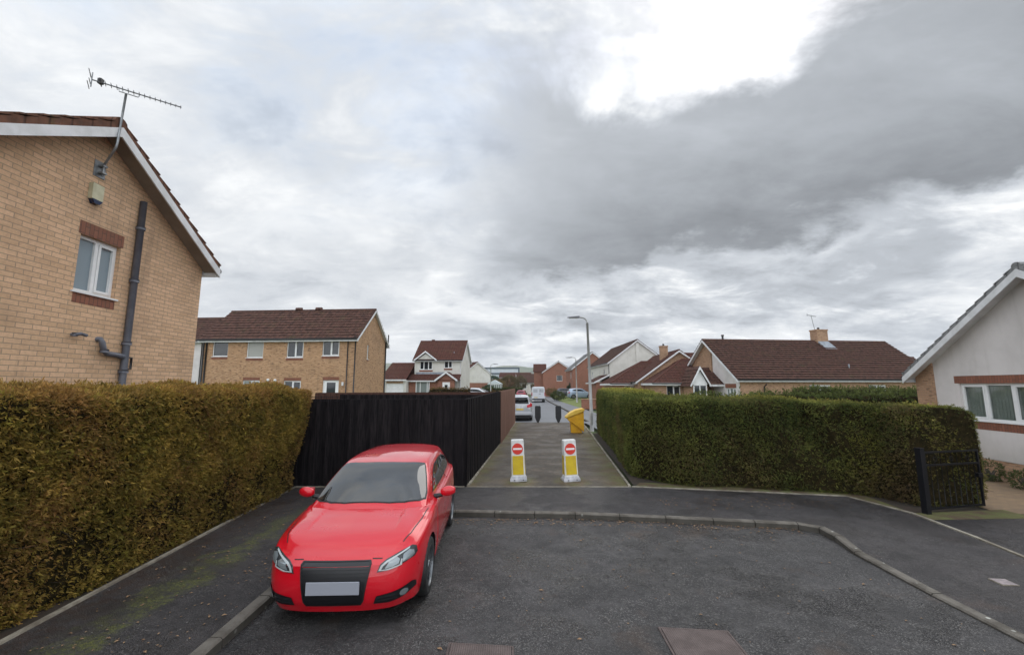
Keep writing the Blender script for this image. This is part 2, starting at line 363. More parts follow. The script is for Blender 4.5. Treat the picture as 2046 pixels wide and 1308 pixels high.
# ------------------------------------------------------------------ mesh helpers
class MB:
    def __init__(s): s.v = []; s.f = []; s.mi = []
    def add(s, vs, fs, mi=0):
        o = len(s.v); s.v += [tuple(p) for p in vs]; s.f += [tuple(i + o for i in f) for f in fs]; s.mi += [mi] * len(fs); return s
    def box(s, a, b, mi=0):
        x0, y0, z0 = a; x1, y1, z1 = b
        x0, x1 = sorted((x0, x1)); y0, y1 = sorted((y0, y1)); z0, z1 = sorted((z0, z1))
        return s.add([(x0, y0, z0), (x1, y0, z0), (x1, y1, z0), (x0, y1, z0), (x0, y0, z1), (x1, y0, z1), (x1, y1, z1), (x0, y1, z1)],
                     [(0, 3, 2, 1), (4, 5, 6, 7), (0, 1, 5, 4), (1, 2, 6, 5), (2, 3, 7, 6), (3, 0, 4, 7)], mi)
    def hexa(s, b4, t4, mi=0):
        return s.add(list(b4) + list(t4), [(0, 3, 2, 1), (4, 5, 6, 7), (0, 1, 5, 4), (1, 2, 6, 5), (2, 3, 7, 6), (3, 0, 4, 7)], mi)
    def prism(s, pts, vec, mi=0):
        """pts: 3D polygon, extruded by vec"""
        n = len(pts); v = Vector(vec); a = [Vector(p) for p in pts]; b = [p + v for p in a]
        tr = tessellate_polygon([a])
        fs = [tuple(t) for t in tr] + [tuple(i + n for i in reversed(t)) for t in tr]
        fs += [(i, (i + 1) % n, (i + 1) % n + n, i + n) for i in range(n)]
        return s.add(a + b, fs, mi)
    def tube(s, pts, r, seg=8, cap=True, mi=0):
        P = [Vector(p) for p in pts]; rs = r if isinstance(r, (list, tuple)) else [r] * len(P)
        up = None; vs = []; n = len(P)
        for i, p in enumerate(P):
            d = (P[min(i + 1, n - 1)] - P[max(i - 1, 0)]).normalized()
            if up is None: up = Vector((0, 0, 1)) if abs(d.z) < .9 else Vector((1, 0, 0))
            a = d.cross(up).normalized(); up = a.cross(d).normalized()
            for k in range(seg):
                t = 2 * math.pi * k / seg; vs.append(p + (a * math.cos(t) + up * math.sin(t)) * rs[i])
        fs = [(i * seg + k, i * seg + (k + 1) % seg, (i + 1) * seg + (k + 1) % seg, (i + 1) * seg + k) for i in range(n - 1) for k in range(seg)]
        if cap: fs += [tuple(range(seg)), tuple(reversed(range((n - 1) * seg, n * seg)))]
        return s.add(vs, fs, mi)
    def lathe(s, prof, seg=24, axis='y', c=(0, 0, 0), mi=0):
        """prof: (radius, height) pairs around axis"""
        vs = []; n = len(prof)
        for r_, h in prof:
            for k in range(seg):
                t = 2 * math.pi * k / seg; a, b = r_ * math.cos(t), r_ * math.sin(t)
                p = (a, h, b) if axis == 'y' else ((a, b, h) if axis == 'z' else (h, a, b))
                vs.append((p[0] + c[0], p[1] + c[1], p[2] + c[2]))
        fs = [(i * seg + k, i * seg + (k + 1) % seg, (i + 1) * seg + (k + 1) % seg, (i + 1) * seg + k) for i in range(n - 1) for k in range(seg)]
        return s.add(vs, fs, mi)
    def poly(s, pts, z, mi=0):
        a = [Vector((p[0], p[1], p[2] if len(p) > 2 else z)) for p in pts]
        tr = tessellate_polygon([[Vector((p.x, p.y, 0)) for p in a]])
        out = []
        for t in tr:
            n = (a[t[1]] - a[t[0]]).cross(a[t[2]] - a[t[0]])
            out.append(tuple(t) if n.z > 0 else tuple(reversed(t)))
        return s.add(a, out, mi)
    def build(s, name, mats, parent=None, smooth=False, uv=True, recalc=False, bevel=0, loc=None):
        me = bpy.data.meshes.new(name); me.from_pydata([tuple(v) for v in s.v], [], s.f); me.update()
        if recalc:
            bm = bmesh.new(); bm.from_mesh(me); bmesh.ops.recalc_face_normals(bm, faces=bm.faces); bm.to_mesh(me); bm.free()
        for m in (mats if isinstance(mats, (list, tuple)) else [mats]): me.materials.append(m)
        if len(set(s.mi)) > 1: me.polygons.foreach_set('material_index', s.mi)
        if uv: auto_uv(me)
        if smooth: me.polygons.foreach_set('use_smooth', [True] * len(me.polygons))
        o = bpy.data.objects.new(name, me); col.objects.link(o)
        if parent: o.parent = parent
        if loc: o.location = loc
        if bevel:
            b = o.modifiers.new('bevel', 'BEVEL'); b.width = bevel; b.segments = 2; b.limit_method = 'ANGLE'
        return o
def auto_uv(me):
    ul = me.uv_layers.new(name='uv'); data = ul.data
    for p in me.polygons:
        n = p.normal
        if abs(n.z) > .97: t = Vector((1, 0, 0)); b = Vector((0, 1, 0))
        else:
            t = Vector((-n.y, n.x, 0)).normalized()
            if abs(t.x) >= abs(t.y):
                if t.x < 0: t = -t
            elif t.y < 0: t = -t
            b = n.cross(t)
            if b.z < 0: b = -b
        for li in p.loop_indices:
            co = me.vertices[me.loops[li].vertex_index].co
            data[li].uv = (co.dot(t), co.dot(b))
def tag(o, label=None, cat=None, group=None, kind=None):
    if label: o['label'] = label
    if cat: o['category'] = cat
    if group: o['group'] = group
    if kind: o['kind'] = kind
    return o
def empty(name, loc=(0, 0, 0), rz=0.0):
    o = bpy.data.objects.new(name, None); col.objects.link(o); o.location = loc; o.rotation_euler = (0, 0, rz); o.empty_display_size = .2
    return o
def copy_tree(o, parent=None):
    c = o.copy(); col.objects.link(c); c.parent = parent
    for ch in [q for q in bpy.data.objects if q.parent == o]: copy_tree(ch, c)
    return c
def struct(o): o['kind'] = 'structure'; return o
def cr(P, sub):
    """Catmull-Rom along axis 0"""
    P = np.asarray(P, float); n = len(P)
    E = np.concatenate([[2 * P[0] - P[1]], P, [2 * P[-1] - P[-2]]])
    out = []
    for i in range(n - 1):
        p0, p1, p2, p3 = E[i], E[i + 1], E[i + 2], E[i + 3]
        for k in range(sub):
            t = k / sub
            out.append(.5 * (2 * p1 + (p2 - p0) * t + (2 * p0 - 5 * p1 + 4 * p2 - p3) * t * t + (3 * p1 - p0 - 3 * p2 + p3) * t ** 3))
    out.append(P[-1]); return np.array(out)

# ================================================================== SETTING
def gz(x, y):
    def ss(t): t = min(max(t, 0), 1); return t * t * (3 - 2 * t)
    h = .72 * ss((-2.0 - x) / 5) * ss((y - 19) / 8)
    h += .38 * ss((x - 7.5) / 5) * ss((y - 30) / 25)
    h += .5 * ss((y - 70) / 60) * (1 if x < 3 else .6)
    return h
xs = sorted(set([-3000, -1200, -500, -200, -100, -60] + list(range(-50, 61, 2)) + [80, 120, 250, 600, 1400, 3000]))
ys = sorted(set([-400, -100, -30] + list(range(-14, 140, 2)) + [160, 220, 300, 450, 700, 1100, 2000, 3600]))
g = MB()
for y in ys:
    for x in xs: g.v.append((x, y, gz(x, y) - .07))
nx = len(xs)
g.f = [(j * nx + i, j * nx + i + 1, (j + 1) * nx + i + 1, (j + 1) * nx + i) for j in range(len(ys) - 1) for i in range(nx - 1)]; g.mi = [0] * len(g.f)
struct(g.build('ground', M_FIELD, uv=False, smooth=True))
# hills on the horizon
h = MB(); N = 90
prof = []
for i in range(N + 1):
    x = -1900 + 4200 * i / N
    y0 = 1500
    hh = 59 + 5 * math.sin(x * .0023 + 1.1) + 3 * math.sin(x * .008) + 2 * math.sin(x * .021 + 2)
    hh += 24 * math.exp(-((x + 480) / 260) ** 2) + 9 * math.exp(-((x + 10) / 60) ** 2)
    prof.append((x, y0, max(hh, 20)))
for q, (dy_, k) in enumerate(((-500, 0), (-380, .25), (-200, .7), (0, 1.0), (300, .9), (900, 0))):
    for x, y0, hh in prof: h.v.append((x, y0 + dy_, hh * k - 2 + (6 * math.sin(x * .01 + q * 2) if 0 < k < 1 else 0)))
h.f = [(j * (N + 1) + i, j * (N + 1) + i + 1, (j + 1) * (N + 1) + i + 1, (j + 1) * (N + 1) + i) for j in range(5) for i in range(N)]; h.mi = [0] * len(h.f)
struct(h.build('hills', M_HILL, uv=False, smooth=True))

KERB = [(-2.78, -9), (-2.78, 2), (-2.79, 5.3), (-2.80, 7.6), (-2.62, 8.35), (-2.1, 8.62), (-1.1, 8.62), (1.2, 8.50), (3.65, 8.12), (5.02, 7.88), (5.26, 7.70), (5.22, 7.3), (5.10, 6.75), (5.03, 5.5), (5.0, 4.4), (5.0, -9)]
r = MB(); r.poly([(x, y) for x, y in KERB], 0.0)
struct(r.build('road', M_ROAD, uv=False))
EDL = [(-4.62, -9), (-4.66, 0), (-4.78, 4.33), (-5.02, 8.0), (-5.14, 10.55)]
EDR = [(2.86, 10.60), (5.4, 10.12), (7.3, 9.72), (7.55, 8.5), (7.36, 7.2), (7.12, 6.1), (6.9, 4.0), (6.9, -9)]
def offs(pl, d):
    out = []
    for i, p in enumerate(pl):
        a = Vector(pl[max(i - 1, 0)][:2]); b = Vector(pl[min(i + 1, len(pl) - 1)][:2]); t = (b - a).normalized()
        out.append((p[0] - t.y * d, p[1] + t.x * d))
    return out
KO = offs(KERB, .125)
def kz(y, x): return .1 if not (x > 4.5 and y < 7.1) else .1 - .065 * min(1, (7.1 - y) / .5)
p = MB()
inner = [(x, y, kz(y, x) - .004) for x, y in KO]
outer = [(x, y, .1) for x, y in (EDL + [(-1.09, 10.66)] + EDR)]
p.poly(inner + outer[::-1], 0)
struct(p.build('pavement', M_PAVE, uv=False))
# kerb stones, with narrow joints
k = MB()
acc = []
for i in range(len(KERB) - 1):
    a, b = Vector(KERB[i]), Vector(KERB[i + 1]); ao, bo = Vector(KO[i]), Vector(KO[i + 1])
    n = max(1, round((b - a).length / .9))
    for j in range(n):
        t0 = j / n; t1 = (j + 1) / n; g_ = .006 / max((b - a).length, .1)
        q0, q1 = a.lerp(b, t0 + g_), a.lerp(b, t1 - g_); o0, o1 = ao.lerp(bo, t0 + g_), ao.lerp(bo, t1 - g_)
        h0, h1 = kz(q0.y, q0.x) + random.uniform(-.003, .003), kz(q1.y, q1.x)
        m0 = q0.lerp(o0, .16); m1 = q1.lerp(o1, .16)
        k.add([(q0.x, q0.y, -.1), (q1.x, q1.y, -.1), (q1.x, q1.y, h1 - .018), (q0.x, q0.y, h0 - .018), (m1.x, m1.y, h1), (m0.x, m0.y, h0), (o1.x, o1.y, h1), (o0.x, o0.y, h0), (o0.x, o0.y, -.1), (o1.x, o1.y, -.1)],
              [(0, 1, 2, 3), (3, 2, 4, 5), (5, 4, 6, 7), (0, 3, 5, 7, 8), (1, 9, 6, 4, 2), (7, 6, 9, 8)])
struct(k.build('kerb', M_KERB, uv=False, recalc=True))
def strip(mb, pl, w_, z0, z1):
    o = offs(pl, w_)
    for i in range(len(pl) - 1):
        a, b, c, d = pl[i], pl[i + 1], o[i + 1], o[i]
        mb.hexa([(a[0], a[1], z0), (b[0], b[1], z0), (c[0], c[1], z0), (d[0], d[1], z0)], [(a[0], a[1], z1), (b[0], b[1], z1), (c[0], c[1], z1), (d[0], d[1], z1)])
e = MB()
strip(e, EDL, .05, 0, .125); strip(e, [(-5.2, 10.60), (-1.14, 10.60)], .05, 0, .12); strip(e, [(-1.085, 10.605), (2.85, 10.605)], .05, 0, .106)
strip(e, [(2.87, 10.62), (5.4, 10.14), (7.3, 9.74), (7.57, 8.5), (7.38, 7.2), (7.14, 6.1), (6.92, 4.0)], .05, 0, .115)
strip(e, [(-1.085, 10.66), (.215, 28.7)], -.055, 0, .135); strip(e, [(2.85, 10.66), (4.04, 22.3), (4.64, 28.7)], .055, 0, .13)
struct(e.build('path_edging', M_CONC, uv=False, recalc=True))
pa = MB(); pa.poly([(-1.08, 10.66), (2.84, 10.66), (4.03, 22.3), (4.63, 28.7), (.2, 28.7)], .1)
struct(pa.build('footpath', M_PATH, uv=False))
s = MB(); s.poly([(-4.68, -9), (-4.72, 0), (-4.84, 4.33), (-5.08, 8.0), (-5.2, 10.6), (-9, 10.6), (-9, -9)], .092)
s.poly([(2.95, 10.7), (5.4, 10.2), (7.35, 9.8), (7.63, 8.55), (9.3, 8.6), (9.6, 11.6), (5.2, 12.6), (5.5, 22.5), (4.1, 22.3)], .092)
s.poly([(-9, 10.68), (-1.14, 10.68), (-.55, 18.35), (-9, 18.35)], .085)
struct(s.build('garden_soil', M_SOIL, uv=False))
ml = MB(); ml.poly([(2.95, 10.66), (5.4, 10.19), (7.3, 9.79), (7.62, 8.52), (9.6, 8.75), (9.62, 8.2), (7.56, 8.1), (7.63, 8.5), (7.8, 9.9), (5.5, 10.7), (3.2, 11.1)], .098)
struct(ml.build('moss_strip', M_LEAFLIT, uv=False))
d = MB(); d.poly([(7.45, 7.2), (7.2, 6.1), (6.98, 4.0), (6.98, -9), (14, -9), (13.5, 8.2), (9.6, 8.45), (7.6, 8.2)], .094)
struct(d.build('driveway_tarmac', M_PAVE, uv=False))
d = MB(); d.poly([(9.3, 8.49), (13.5, 8.24), (13.2, 15.2), (9.8, 15.2), (9.75, 11.6)], .096)
struct(d.build('block_paved_drive', M_BLOCK, uv=False))
# far street
fr = MB(); fr.poly([(-.9, 28.72), (5.05, 28.72), (5.34, 45.5), (5.55, 66), (6.4, 90), (9.5, 112), (3.6, 114), (.6, 92), (-.6, 66), (-.7, 45)], .03)
struct(fr.build('far_road', M_ROADF, uv=False))
fk = MB(); FK = [(5.05, 26.2), (5.07, 29), (5.36, 45.5), (5.57, 66), (6.42, 90), (9.5, 112)]
strip(fk, FK, -.13, -.05, .14)
struct(fk.build('far_kerb', M_KERB, uv=False, recalc=True))
fp = MB(); fp.poly([(4.66, 22.5), (4.67, 28.7), (5.17, 28.9), (5.49, 45.5), (5.70, 66), (6.55, 90), (9.7, 112), (11.2, 111.5), (8.4, 90), (7.45, 66), (7.3, 45.5), (7.25, 29), (7.2, 22.5)], .145)
struct(fp.build('far_pavement', M_ROADF, uv=False))
fg = MB()
def gridpoly(mb, fx0, fx1, y0, y1, ny, nxx, z):
    o = len(mb.v)
    for j in range(ny + 1):
        y = y0 + (y1 - y0) * j / ny
        for i in range(nxx + 1):
            x = fx0(y) + (fx1(y) - fx0(y)) * i / nxx; mb.v.append((x, y, max(gz(x, y), 0) + z(i / nxx)))
    fs = [(o + j * (nxx + 1) + i, o + j * (nxx + 1) + i + 1, o + (j + 1) * (nxx + 1) + i + 1, o + (j + 1) * (nxx + 1) + i) for j in range(ny) for i in range(nxx)]
    mb.f += fs; mb.mi += [0] * len(fs)
gridpoly(fg, lambda y: 7.27 + max(0, y - 66) * .045, lambda y: 24, 44.6, 100, 24, 10, lambda s_: .15 + .1 * min(1, s_ * 5))
gridpoly(fg, lambda y: -30, lambda y: -.85 + max(0, y - 66) * .03, 62, 118, 20, 10, lambda s_: .05 + .2 * (1 - s_))
struct(fg.build('grass_verge', M_GRASS, uv=False, smooth=True))

# ================================================================== FENCES
def board_run(mb, a, b, z0, ztop0, ztop1, bw=.145, gap=.02, th=.02, side=1):
    a, b = Vector(a), Vector(b); L = (b - a).length; t = (b - a) / L; n = Vector((t.y, -t.x)) * side
    k_ = 0; s_ = 0
    while s_ < L - .02:
        e_ = min(s_ + bw, L); off = (0 if k_ % 2 else .028) + random.uniform(-.003, .003)
        zt = ztop0 + (ztop1 - ztop0) * s_ / L + random.uniform(-.012, .012)
        p0 = a + t * s_ + n * off; p1 = a + t * e_ + n * off; q0 = p0 + n * th; q1 = p1 + n * th
        mb.hexa([(p0.x, p0.y, z0), (p1.x, p1.y, z0), (q1.x, q1.y, z0), (q0.x, q0.y, z0)], [(p0.x, p0.y, zt), (p1.x, p1.y, zt), (q1.x, q1.y, zt), (q0.x, q0.y, zt)])
        s_ = e_ - (.012 if k_ % 2 == 0 else -gap + .03); k_ += 1
def rail(mb, a, b, z0, z1, h_, th, off):
    a, b = Vector(a), Vector(b); t = (b - a).normalized(); n = Vector((t.y, -t.x)); p0 = a + n * off; p1 = b + n * off; q0 = p0 + n * th; q1 = p1 + n * th
    mb.hexa([(p0.x, p0.y, z0), (p1.x, p1.y, z1), (q1.x, q1.y, z1), (q0.x, q0.y, z0)], [(p0.x, p0.y, z0 + h_), (p1.x, p1.y, z1 + h_), (q1.x, q1.y, z1 + h_), (q0.x, q0.y, z0 + h_)])
def fence(name, label, runs, m, gravel=None):
    """runs: (a, b, ztop0, ztop1)"""
    f = empty(name, (*runs[0][0], .1)); ox, oy = runs[0][0]
    tag(f, label, 'fence')
    for a, b, z0, z1 in runs:
        a = (a[0] - ox, a[1] - oy); b = (b[0] - ox, b[1] - oy)
        mb = MB(); board_run(mb, a, b, .0, z0 - .1, z1 - .1); mb.build('board_panel', m, f, uv=False, recalc=True)
        mb = MB(); rail(mb, a, b, z0 - .18, z1 - .18, .09, .03, -.04)
        rail(mb, a, b, .4, .4, .09, .04, -.045); rail(mb, a, b, 1.2, 1.2, .09, .04, -.045); mb.build('rail', m, f, uv=False, recalc=True)
        L = (Vector(b) - Vector(a)).length; n = max(1, round(L / 2.4))
        for i in range(n + 1):
            q = Vector(a).lerp(Vector(b), i / n); t_ = (Vector(b) - Vector(a)).normalized(); nn = Vector((t_.y, -t_.x)); q = q - nn * .1
            if i == 0 and len(runs) > 1 and (a[0], a[1]) != (0, 0): continue
            mb = MB(); zt = z0 + (z1 - z0) * i / n - .12
            mb.box((q.x - .045, q.y - .045, -.1), (q.x + .045, q.y + .045, zt)); mb.build('post', m, f, uv=False)
    return f
fence('board_fence', 'tall black board fence behind the red car, turning to run along the footpath', [((-7.2, 10.66), (-1.13, 10.66), 2.16, 2.16), ((-1.13, 10.70), (-.53, 18.25), 2.16, 2.25)], M_WBLACK)
fence('board_fence', 'black fence inside the garden, just showing over the top of the corner fence', [((-6.2, 15.6), (-.80, 15.2), 2.17, 2.17)], M_WBLACK)
fence('board_fence', 'red-brown board fence along the footpath, ending by the parked silver SUV', [((-.50, 18.32), (.16, 28.1), 2.26, 2.30)], M_WBROWN)
fence('board_fence', 'weathered dark brown garden fence across the back, its board tops above the black fences', [((-8.6, 18.9), (-.56, 18.5), 2.18, 2.22)], M_WDARK)
t_ = empty('trellis', (-5.0, 10.62, 2.12)); tag(t_, 'small black metal trellis rail on top of the black fence beside the brown hedge', 'trellis')
mb = MB(); mb.tube([(0, 0, .0), (.75, 0, .0)], .007, 6); mb.tube([(0, 0, .10), (.75, 0, .10)], .007, 6); mb.build('rail', M_IRON, t_, uv=False)
for i in range(6):
    mb = MB(); mb.tube([(.04 + i * .135, 0, -.04), (.04 + i * .135, 0, .13)], .006, 6); mb.build('upright', M_IRON, t_, uv=False)

# ================================================================== HEDGES AND PLANTS
def lumpy(x, y, z, s=1.0):
    return (math.sin(x * 1.7 * s + 1.3 * z) + math.sin(y * 2.3 * s + .7) * .8 + math.sin((x + y + z) * 4.1 * s) * .4 + math.sin(z * 3.1 * s + x * 2) * .5) / 2.7
def sprig_mesh(points, normals, sizes, cols, leaflets=5, droop=.3, up=.2):
    """feathery flat sprays: for each point a fan of thin diamond leaflets"""
    n = len(points); P = np.asarray(points); Nn = np.asarray(normals)
    ax = Nn + rng.normal(0, .55, (n, 3)) + np.array([0, 0, up]); ax /= np.linalg.norm(ax, axis=1)[:, None]
    rnd = rng.normal(0, 1, (n, 3)); sd = np.cross(ax, rnd); sd /= np.linalg.norm(sd, axis=1)[:, None]
    S = np.asarray(sizes)[:, None]
    V = []; Cc = []
    for j in range(leaflets):
        a = (j / (leaflets - 1) - .5) * 1.9 + rng.normal(0, .18, n)
        base = P + ax * S * (.12 * abs(j - leaflets // 2)) * .4
        d_ = ax * np.cos(a)[:, None] + sd * np.sin(a)[:, None]
        d_[:, 2] -= droop * rng.random(n) * .5
        ln = S * (1 - .28 * abs(j - (leaflets - 1) / 2) / (leaflets / 2)) * (.7 + .5 * rng.random((n, 1)))
        wv = np.cross(d_, rng.normal(0, 1, (n, 3))); wv /= np.linalg.norm(wv, axis=1)[:, None] + 1e-6
        wd = ln * (.085 + .04 * rng.random((n, 1)))
        V.append(np.stack([base, base + d_ * ln * .5 + wv * wd, base + d_ * ln, base + d_ * ln * .5 - wv * wd], 1))
        cj = np.clip(np.asarray(cols) * (1 + rng.normal(0, .12, (n, 1))), 0, 1)
        Cc.append(np.repeat(cj[:, None, :], 4, 1))
    V = np.stack(V, 1).reshape(-1, 3); Cc = np.stack(Cc, 1).reshape(-1, 3)
    return V, Cc
def mesh_quads(name, V, Cc, m, parent):
    me = bpy.data.meshes.new(name); nv = len(V); nf = nv // 4
    me.vertices.add(nv); me.vertices.foreach_set('co', V.astype(np.float32).ravel())
    me.loops.add(nv); me.loops.foreach_set('vertex_index', np.arange(nv, dtype=np.int32))
    me.polygons.add(nf); me.polygons.foreach_set('loop_start', np.arange(0, nv, 4, dtype=np.int32))
    me.update(calc_edges=True)
    at = me.color_attributes.new('leafcol', 'FLOAT_COLOR', 'POINT')
    c = np.ones((nv, 4), np.float32); c[:, :3] = Cc; at.data.foreach_set('color', c.ravel())
    me.materials.append(m); me.validate()
    o = bpy.data.objects.new(name, me); col.objects.link(o)
    if parent: o.parent = parent
    return o
def hedge(name, label, line, width, height, z0, dens, size, colf, lean=0.0, h_end=None, holes=(), group=None, cat='hedge', rough=.07, roundness=.22, twigs=0):
    """sweep a rounded box section along line; line: [(x, y), ...]"""
    ox, oy = line[0]; root = empty(name, (ox, oy, z0)); tag(root, label, cat, group)
    P = [Vector((x - ox, y - oy)) for x, y in line]
    # resample
    seg = []; tot = 0
    for a, b in zip(P, P[1:]): seg.append((tot, a, b)); tot += (b - a).length
    def at(s_):
        for st, a, b in reversed(seg):
            if s_ >= st: return a.lerp(b, min((s_ - st) / max((b - a).length, 1e-6), 1))
        return P[0]
    def smp(s_):
        q = Vector((0, 0)); W = 0
        for dd, wt in ((-.5, .2), (-.25, .3), (0, .4), (.25, .3), (.5, .2)): q += at(min(max(s_ + dd, 0), tot)) * wt; W += wt
        return q / W
    NS = max(6, int(tot / .22)); 
    sec = []; hw = width / 2; rr = roundness
    sec += [(-hw * .86, 0.0), (-hw * .95, height * .2), (-hw, height * .45), (-hw * 1.0, height * .75), (-hw, height - rr)]
    for q in range(1, 4): a = q / 4 * math.pi / 2; sec.append((-hw + rr * (1 - math.cos(a)), height - rr + rr * math.sin(a)))
    sec += [(-hw + rr, height), (-hw * .3, height + .02), (hw * .3, height + .02), (hw - rr, height)]
    for q in range(3, 0, -1): a = q / 4 * math.pi / 2; sec.append((hw - rr * (1 - math.cos(a)), height - rr + rr * math.sin(a)))
    sec += [(hw, height - rr), (hw, height * .75), (hw, height * .45), (hw * .95, height * .2), (hw * .86, 0.0)]
    V = []; ns = len(sec)
    ends = [(-.0, .05), (0, .7), (.03, .9), (.10, 1.0)]
    ss_ = [(sv, sc) for sv, sc in ends] + [(i / NS * tot, 1) for i in range(1, NS) if .3 < i / NS * tot < tot - .3] + [(tot - a, b) for a, b in reversed(ends)]
    for sv, sc in ss_:
        c_ = smp(sv); c2 = smp(min(sv + .15, tot)); c1 = smp(max(sv - .15, 0)); t = (c2 - c1).normalized(); n = Vector((t.y, -t.x))
        hk = 1 + ((h_end or height) / height - 1) * max(0, min(1, (sv / tot - .45) / .5))
        for o_, z in sec:
            z = z * hk; o2 = o_ * sc + lean * (z / height) ** 1.5
            z2 = z if sc == 1 else z * (1 - (1 - sc) * .04)
            X = c_.x + n.x * o2; Y = c_.y + n.y * o2
            dd = rough * lumpy(X + ox, Y + oy, z)
            X += n.x * dd * (1 if o_ > 0 else -1); Y += n.y * dd * (1 if o_ > 0 else -1); z2 += ((dd * .5 + .03 * math.sin((X + ox) * 1.9 + (Y + oy) * 2.6) + .02 * math.sin((X + ox) * 5.1 + (Y + oy) * 4.3)) if z > height * .7 else 0)
            for (hx, hy, hzz, hr, hd) in holes:
                sg_ = (1 if o_ > 0 else 0) if hd > 0 else (1 if o_ > 0 else -1); q_ = math.exp(-(((X + ox - hx) / hr) ** 2 + ((Y + oy - hy) / (hr * 1.6)) ** 2 + ((z2 - hzz) / (hr * 1.5)) ** 2))
                X -= n.x * hd * q_ * sg_; Y -= n.y * hd * q_ * sg_
            V.append((X, Y, z2))
    F = [(i * ns + j, i * ns + j + 1, (i + 1) * ns + j + 1, (i + 1) * ns + j) for i in range(len(ss_) - 1) for j in range(ns - 1)]
    F += [tuple(range(ns)), tuple(reversed(range((len(ss_) - 1) * ns, len(ss_) * ns)))]
    me = bpy.data.meshes.new('tmp'); me.from_pydata(V, [], F)
    bm = bmesh.new(); bm.from_mesh(me); bmesh.ops.recalc_face_normals(bm, faces=bm.faces); bmesh.ops.triangulate(bm, faces=bm.faces); bm.normal_update()
    tri = np.array([[v.co[:] for v in f.verts] for f in bm.faces]); nor = np.array([f.normal[:] for f in bm.faces]); ar = np.array([f.calc_area() for f in bm.faces])
    bm.free()
    # inner core drawn in behind the foliage
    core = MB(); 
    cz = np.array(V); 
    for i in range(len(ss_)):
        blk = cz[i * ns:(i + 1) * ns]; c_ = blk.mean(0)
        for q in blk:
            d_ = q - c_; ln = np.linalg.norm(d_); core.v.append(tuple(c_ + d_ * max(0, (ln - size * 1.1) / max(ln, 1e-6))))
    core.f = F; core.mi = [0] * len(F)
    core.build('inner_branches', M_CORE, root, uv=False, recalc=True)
    nrm = nor; keep = nrm[:, 2] > -.5; tri, nrm, ar = tri[keep], nrm[keep], ar[keep]
    n = int(ar.sum() * dens); idx = rng.choice(len(ar), n, p=ar / ar.sum())
    u = rng.random((n, 2)); fl = u.sum(1) > 1; u[fl] = 1 - u[fl]
    T = tri[idx]; pts = T[:, 0] + (T[:, 1] - T[:, 0]) * u[:, :1] + (T[:, 2] - T[:, 0]) * u[:, 1:]
    pts = pts - nrm[idx] * (rng.random((n, 1)) ** .8 * size * 1.5 - size * .15)
    sh = rng.random(n) < .05; pts[sh] += nrm[idx][sh] * size * (.4 + .9 * rng.random((sh.sum(), 1)))
    wp = pts + np.array([ox, oy, 0]); hol = np.array([lumpy(a * 2.2, b * 2.2, c * 2.2) for a, b, c in wp]); pts -= nrm[idx] * (np.clip(hol, -1, 1)[:, None] * .05) + nrm[idx] * ((1.25 - clump(wp, size * 3.2, .5, 5.0)) * size * .9)
    cols = colf(wp, nrm[idx], height) * clump(wp, size * 1.5, .30) * clump(wp, size * 4.5, .22)
    sz = size * (.65 + .7 * rng.random(n))
    Vv, Cc = sprig_mesh(pts, nrm[idx], sz, cols)
    mesh_quads('foliage', Vv, Cc, M_LEAF, root)
    if twigs:
        tm = MB()
        for q in rng.choice(n, twigs):
            if pts[q][2] > height * .85: continue
            a = pts[q] - nrm[idx[q]] * .1; d_ = nrm[idx[q]] * .6 + rng.normal(0, .6, 3); d_ /= np.linalg.norm(d_)
            ln = .12 + .22 * rng.random(); tm.tube([a, a + d_ * ln * .5 + rng.normal(0, .01, 3), a + d_ * ln], [.004, .003, .001], 4, cap=False)
        tm.build('twigs', M_TWIG, root, uv=False)
    return root
def clump(wp, cell, amp, seed=0.0):
    """per-clump random factor, blended over jittered cells"""
    q = wp / cell + seed + rng.normal(0, .28, wp.shape); c = np.floor(q); h = np.sin(c[:, 0] * 127.1 + c[:, 1] * 311.7 + c[:, 2] * 74.7) * 43758.5453
    return 1 + amp * (2 * (h - np.floor(h))[:, None] - 1)
def nz(wp, s, seed=0.0):
    x, y, z = wp[:, 0] * s + seed, wp[:, 1] * s + seed * 2, wp[:, 2] * s + seed * .5
    return (np.sin(x * 2.1 + np.sin(y * 1.7)) + np.sin(y * 2.7 + np.sin(z * 2.2 + x)) + np.sin(z * 3.1 + np.sin(x * 2.9)) * .8 + np.sin((x + y) * 5.3 + z * 4) * .5) / 3.3
def mixc(a, b, t): t = np.clip(t, 0, 1)[:, None]; return np.array(a) * (1 - t) + np.array(b) * t
def col_left(wp, n, h_):
    r_ = rng.random(len(wp)); base = mixc((.13, .11, .020), (.43, .29, .065), r_ * .9 + nz(wp, 2.0) * .35)
    br = np.clip(nz(wp, 1.3, 3) * .9 + rng.normal(0, .35, len(wp)) + .18, 0, 1)
    base = base * (1 - .75 * br[:, None]) + np.array((.32, .16, .06)) * .75 * br[:, None]
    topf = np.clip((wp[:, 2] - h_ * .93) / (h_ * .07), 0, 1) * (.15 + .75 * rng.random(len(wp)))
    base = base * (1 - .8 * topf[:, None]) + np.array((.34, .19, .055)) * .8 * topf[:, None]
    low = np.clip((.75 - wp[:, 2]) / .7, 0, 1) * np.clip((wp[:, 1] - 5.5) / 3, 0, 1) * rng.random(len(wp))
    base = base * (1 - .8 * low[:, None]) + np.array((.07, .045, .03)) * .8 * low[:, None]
    yl = (rng.random(len(wp)) < .12) & (nz(wp, 2.4, 5) > -.1); base[yl] = base[yl] * .4 + np.array((.34, .29, .05)) * .6
    return base
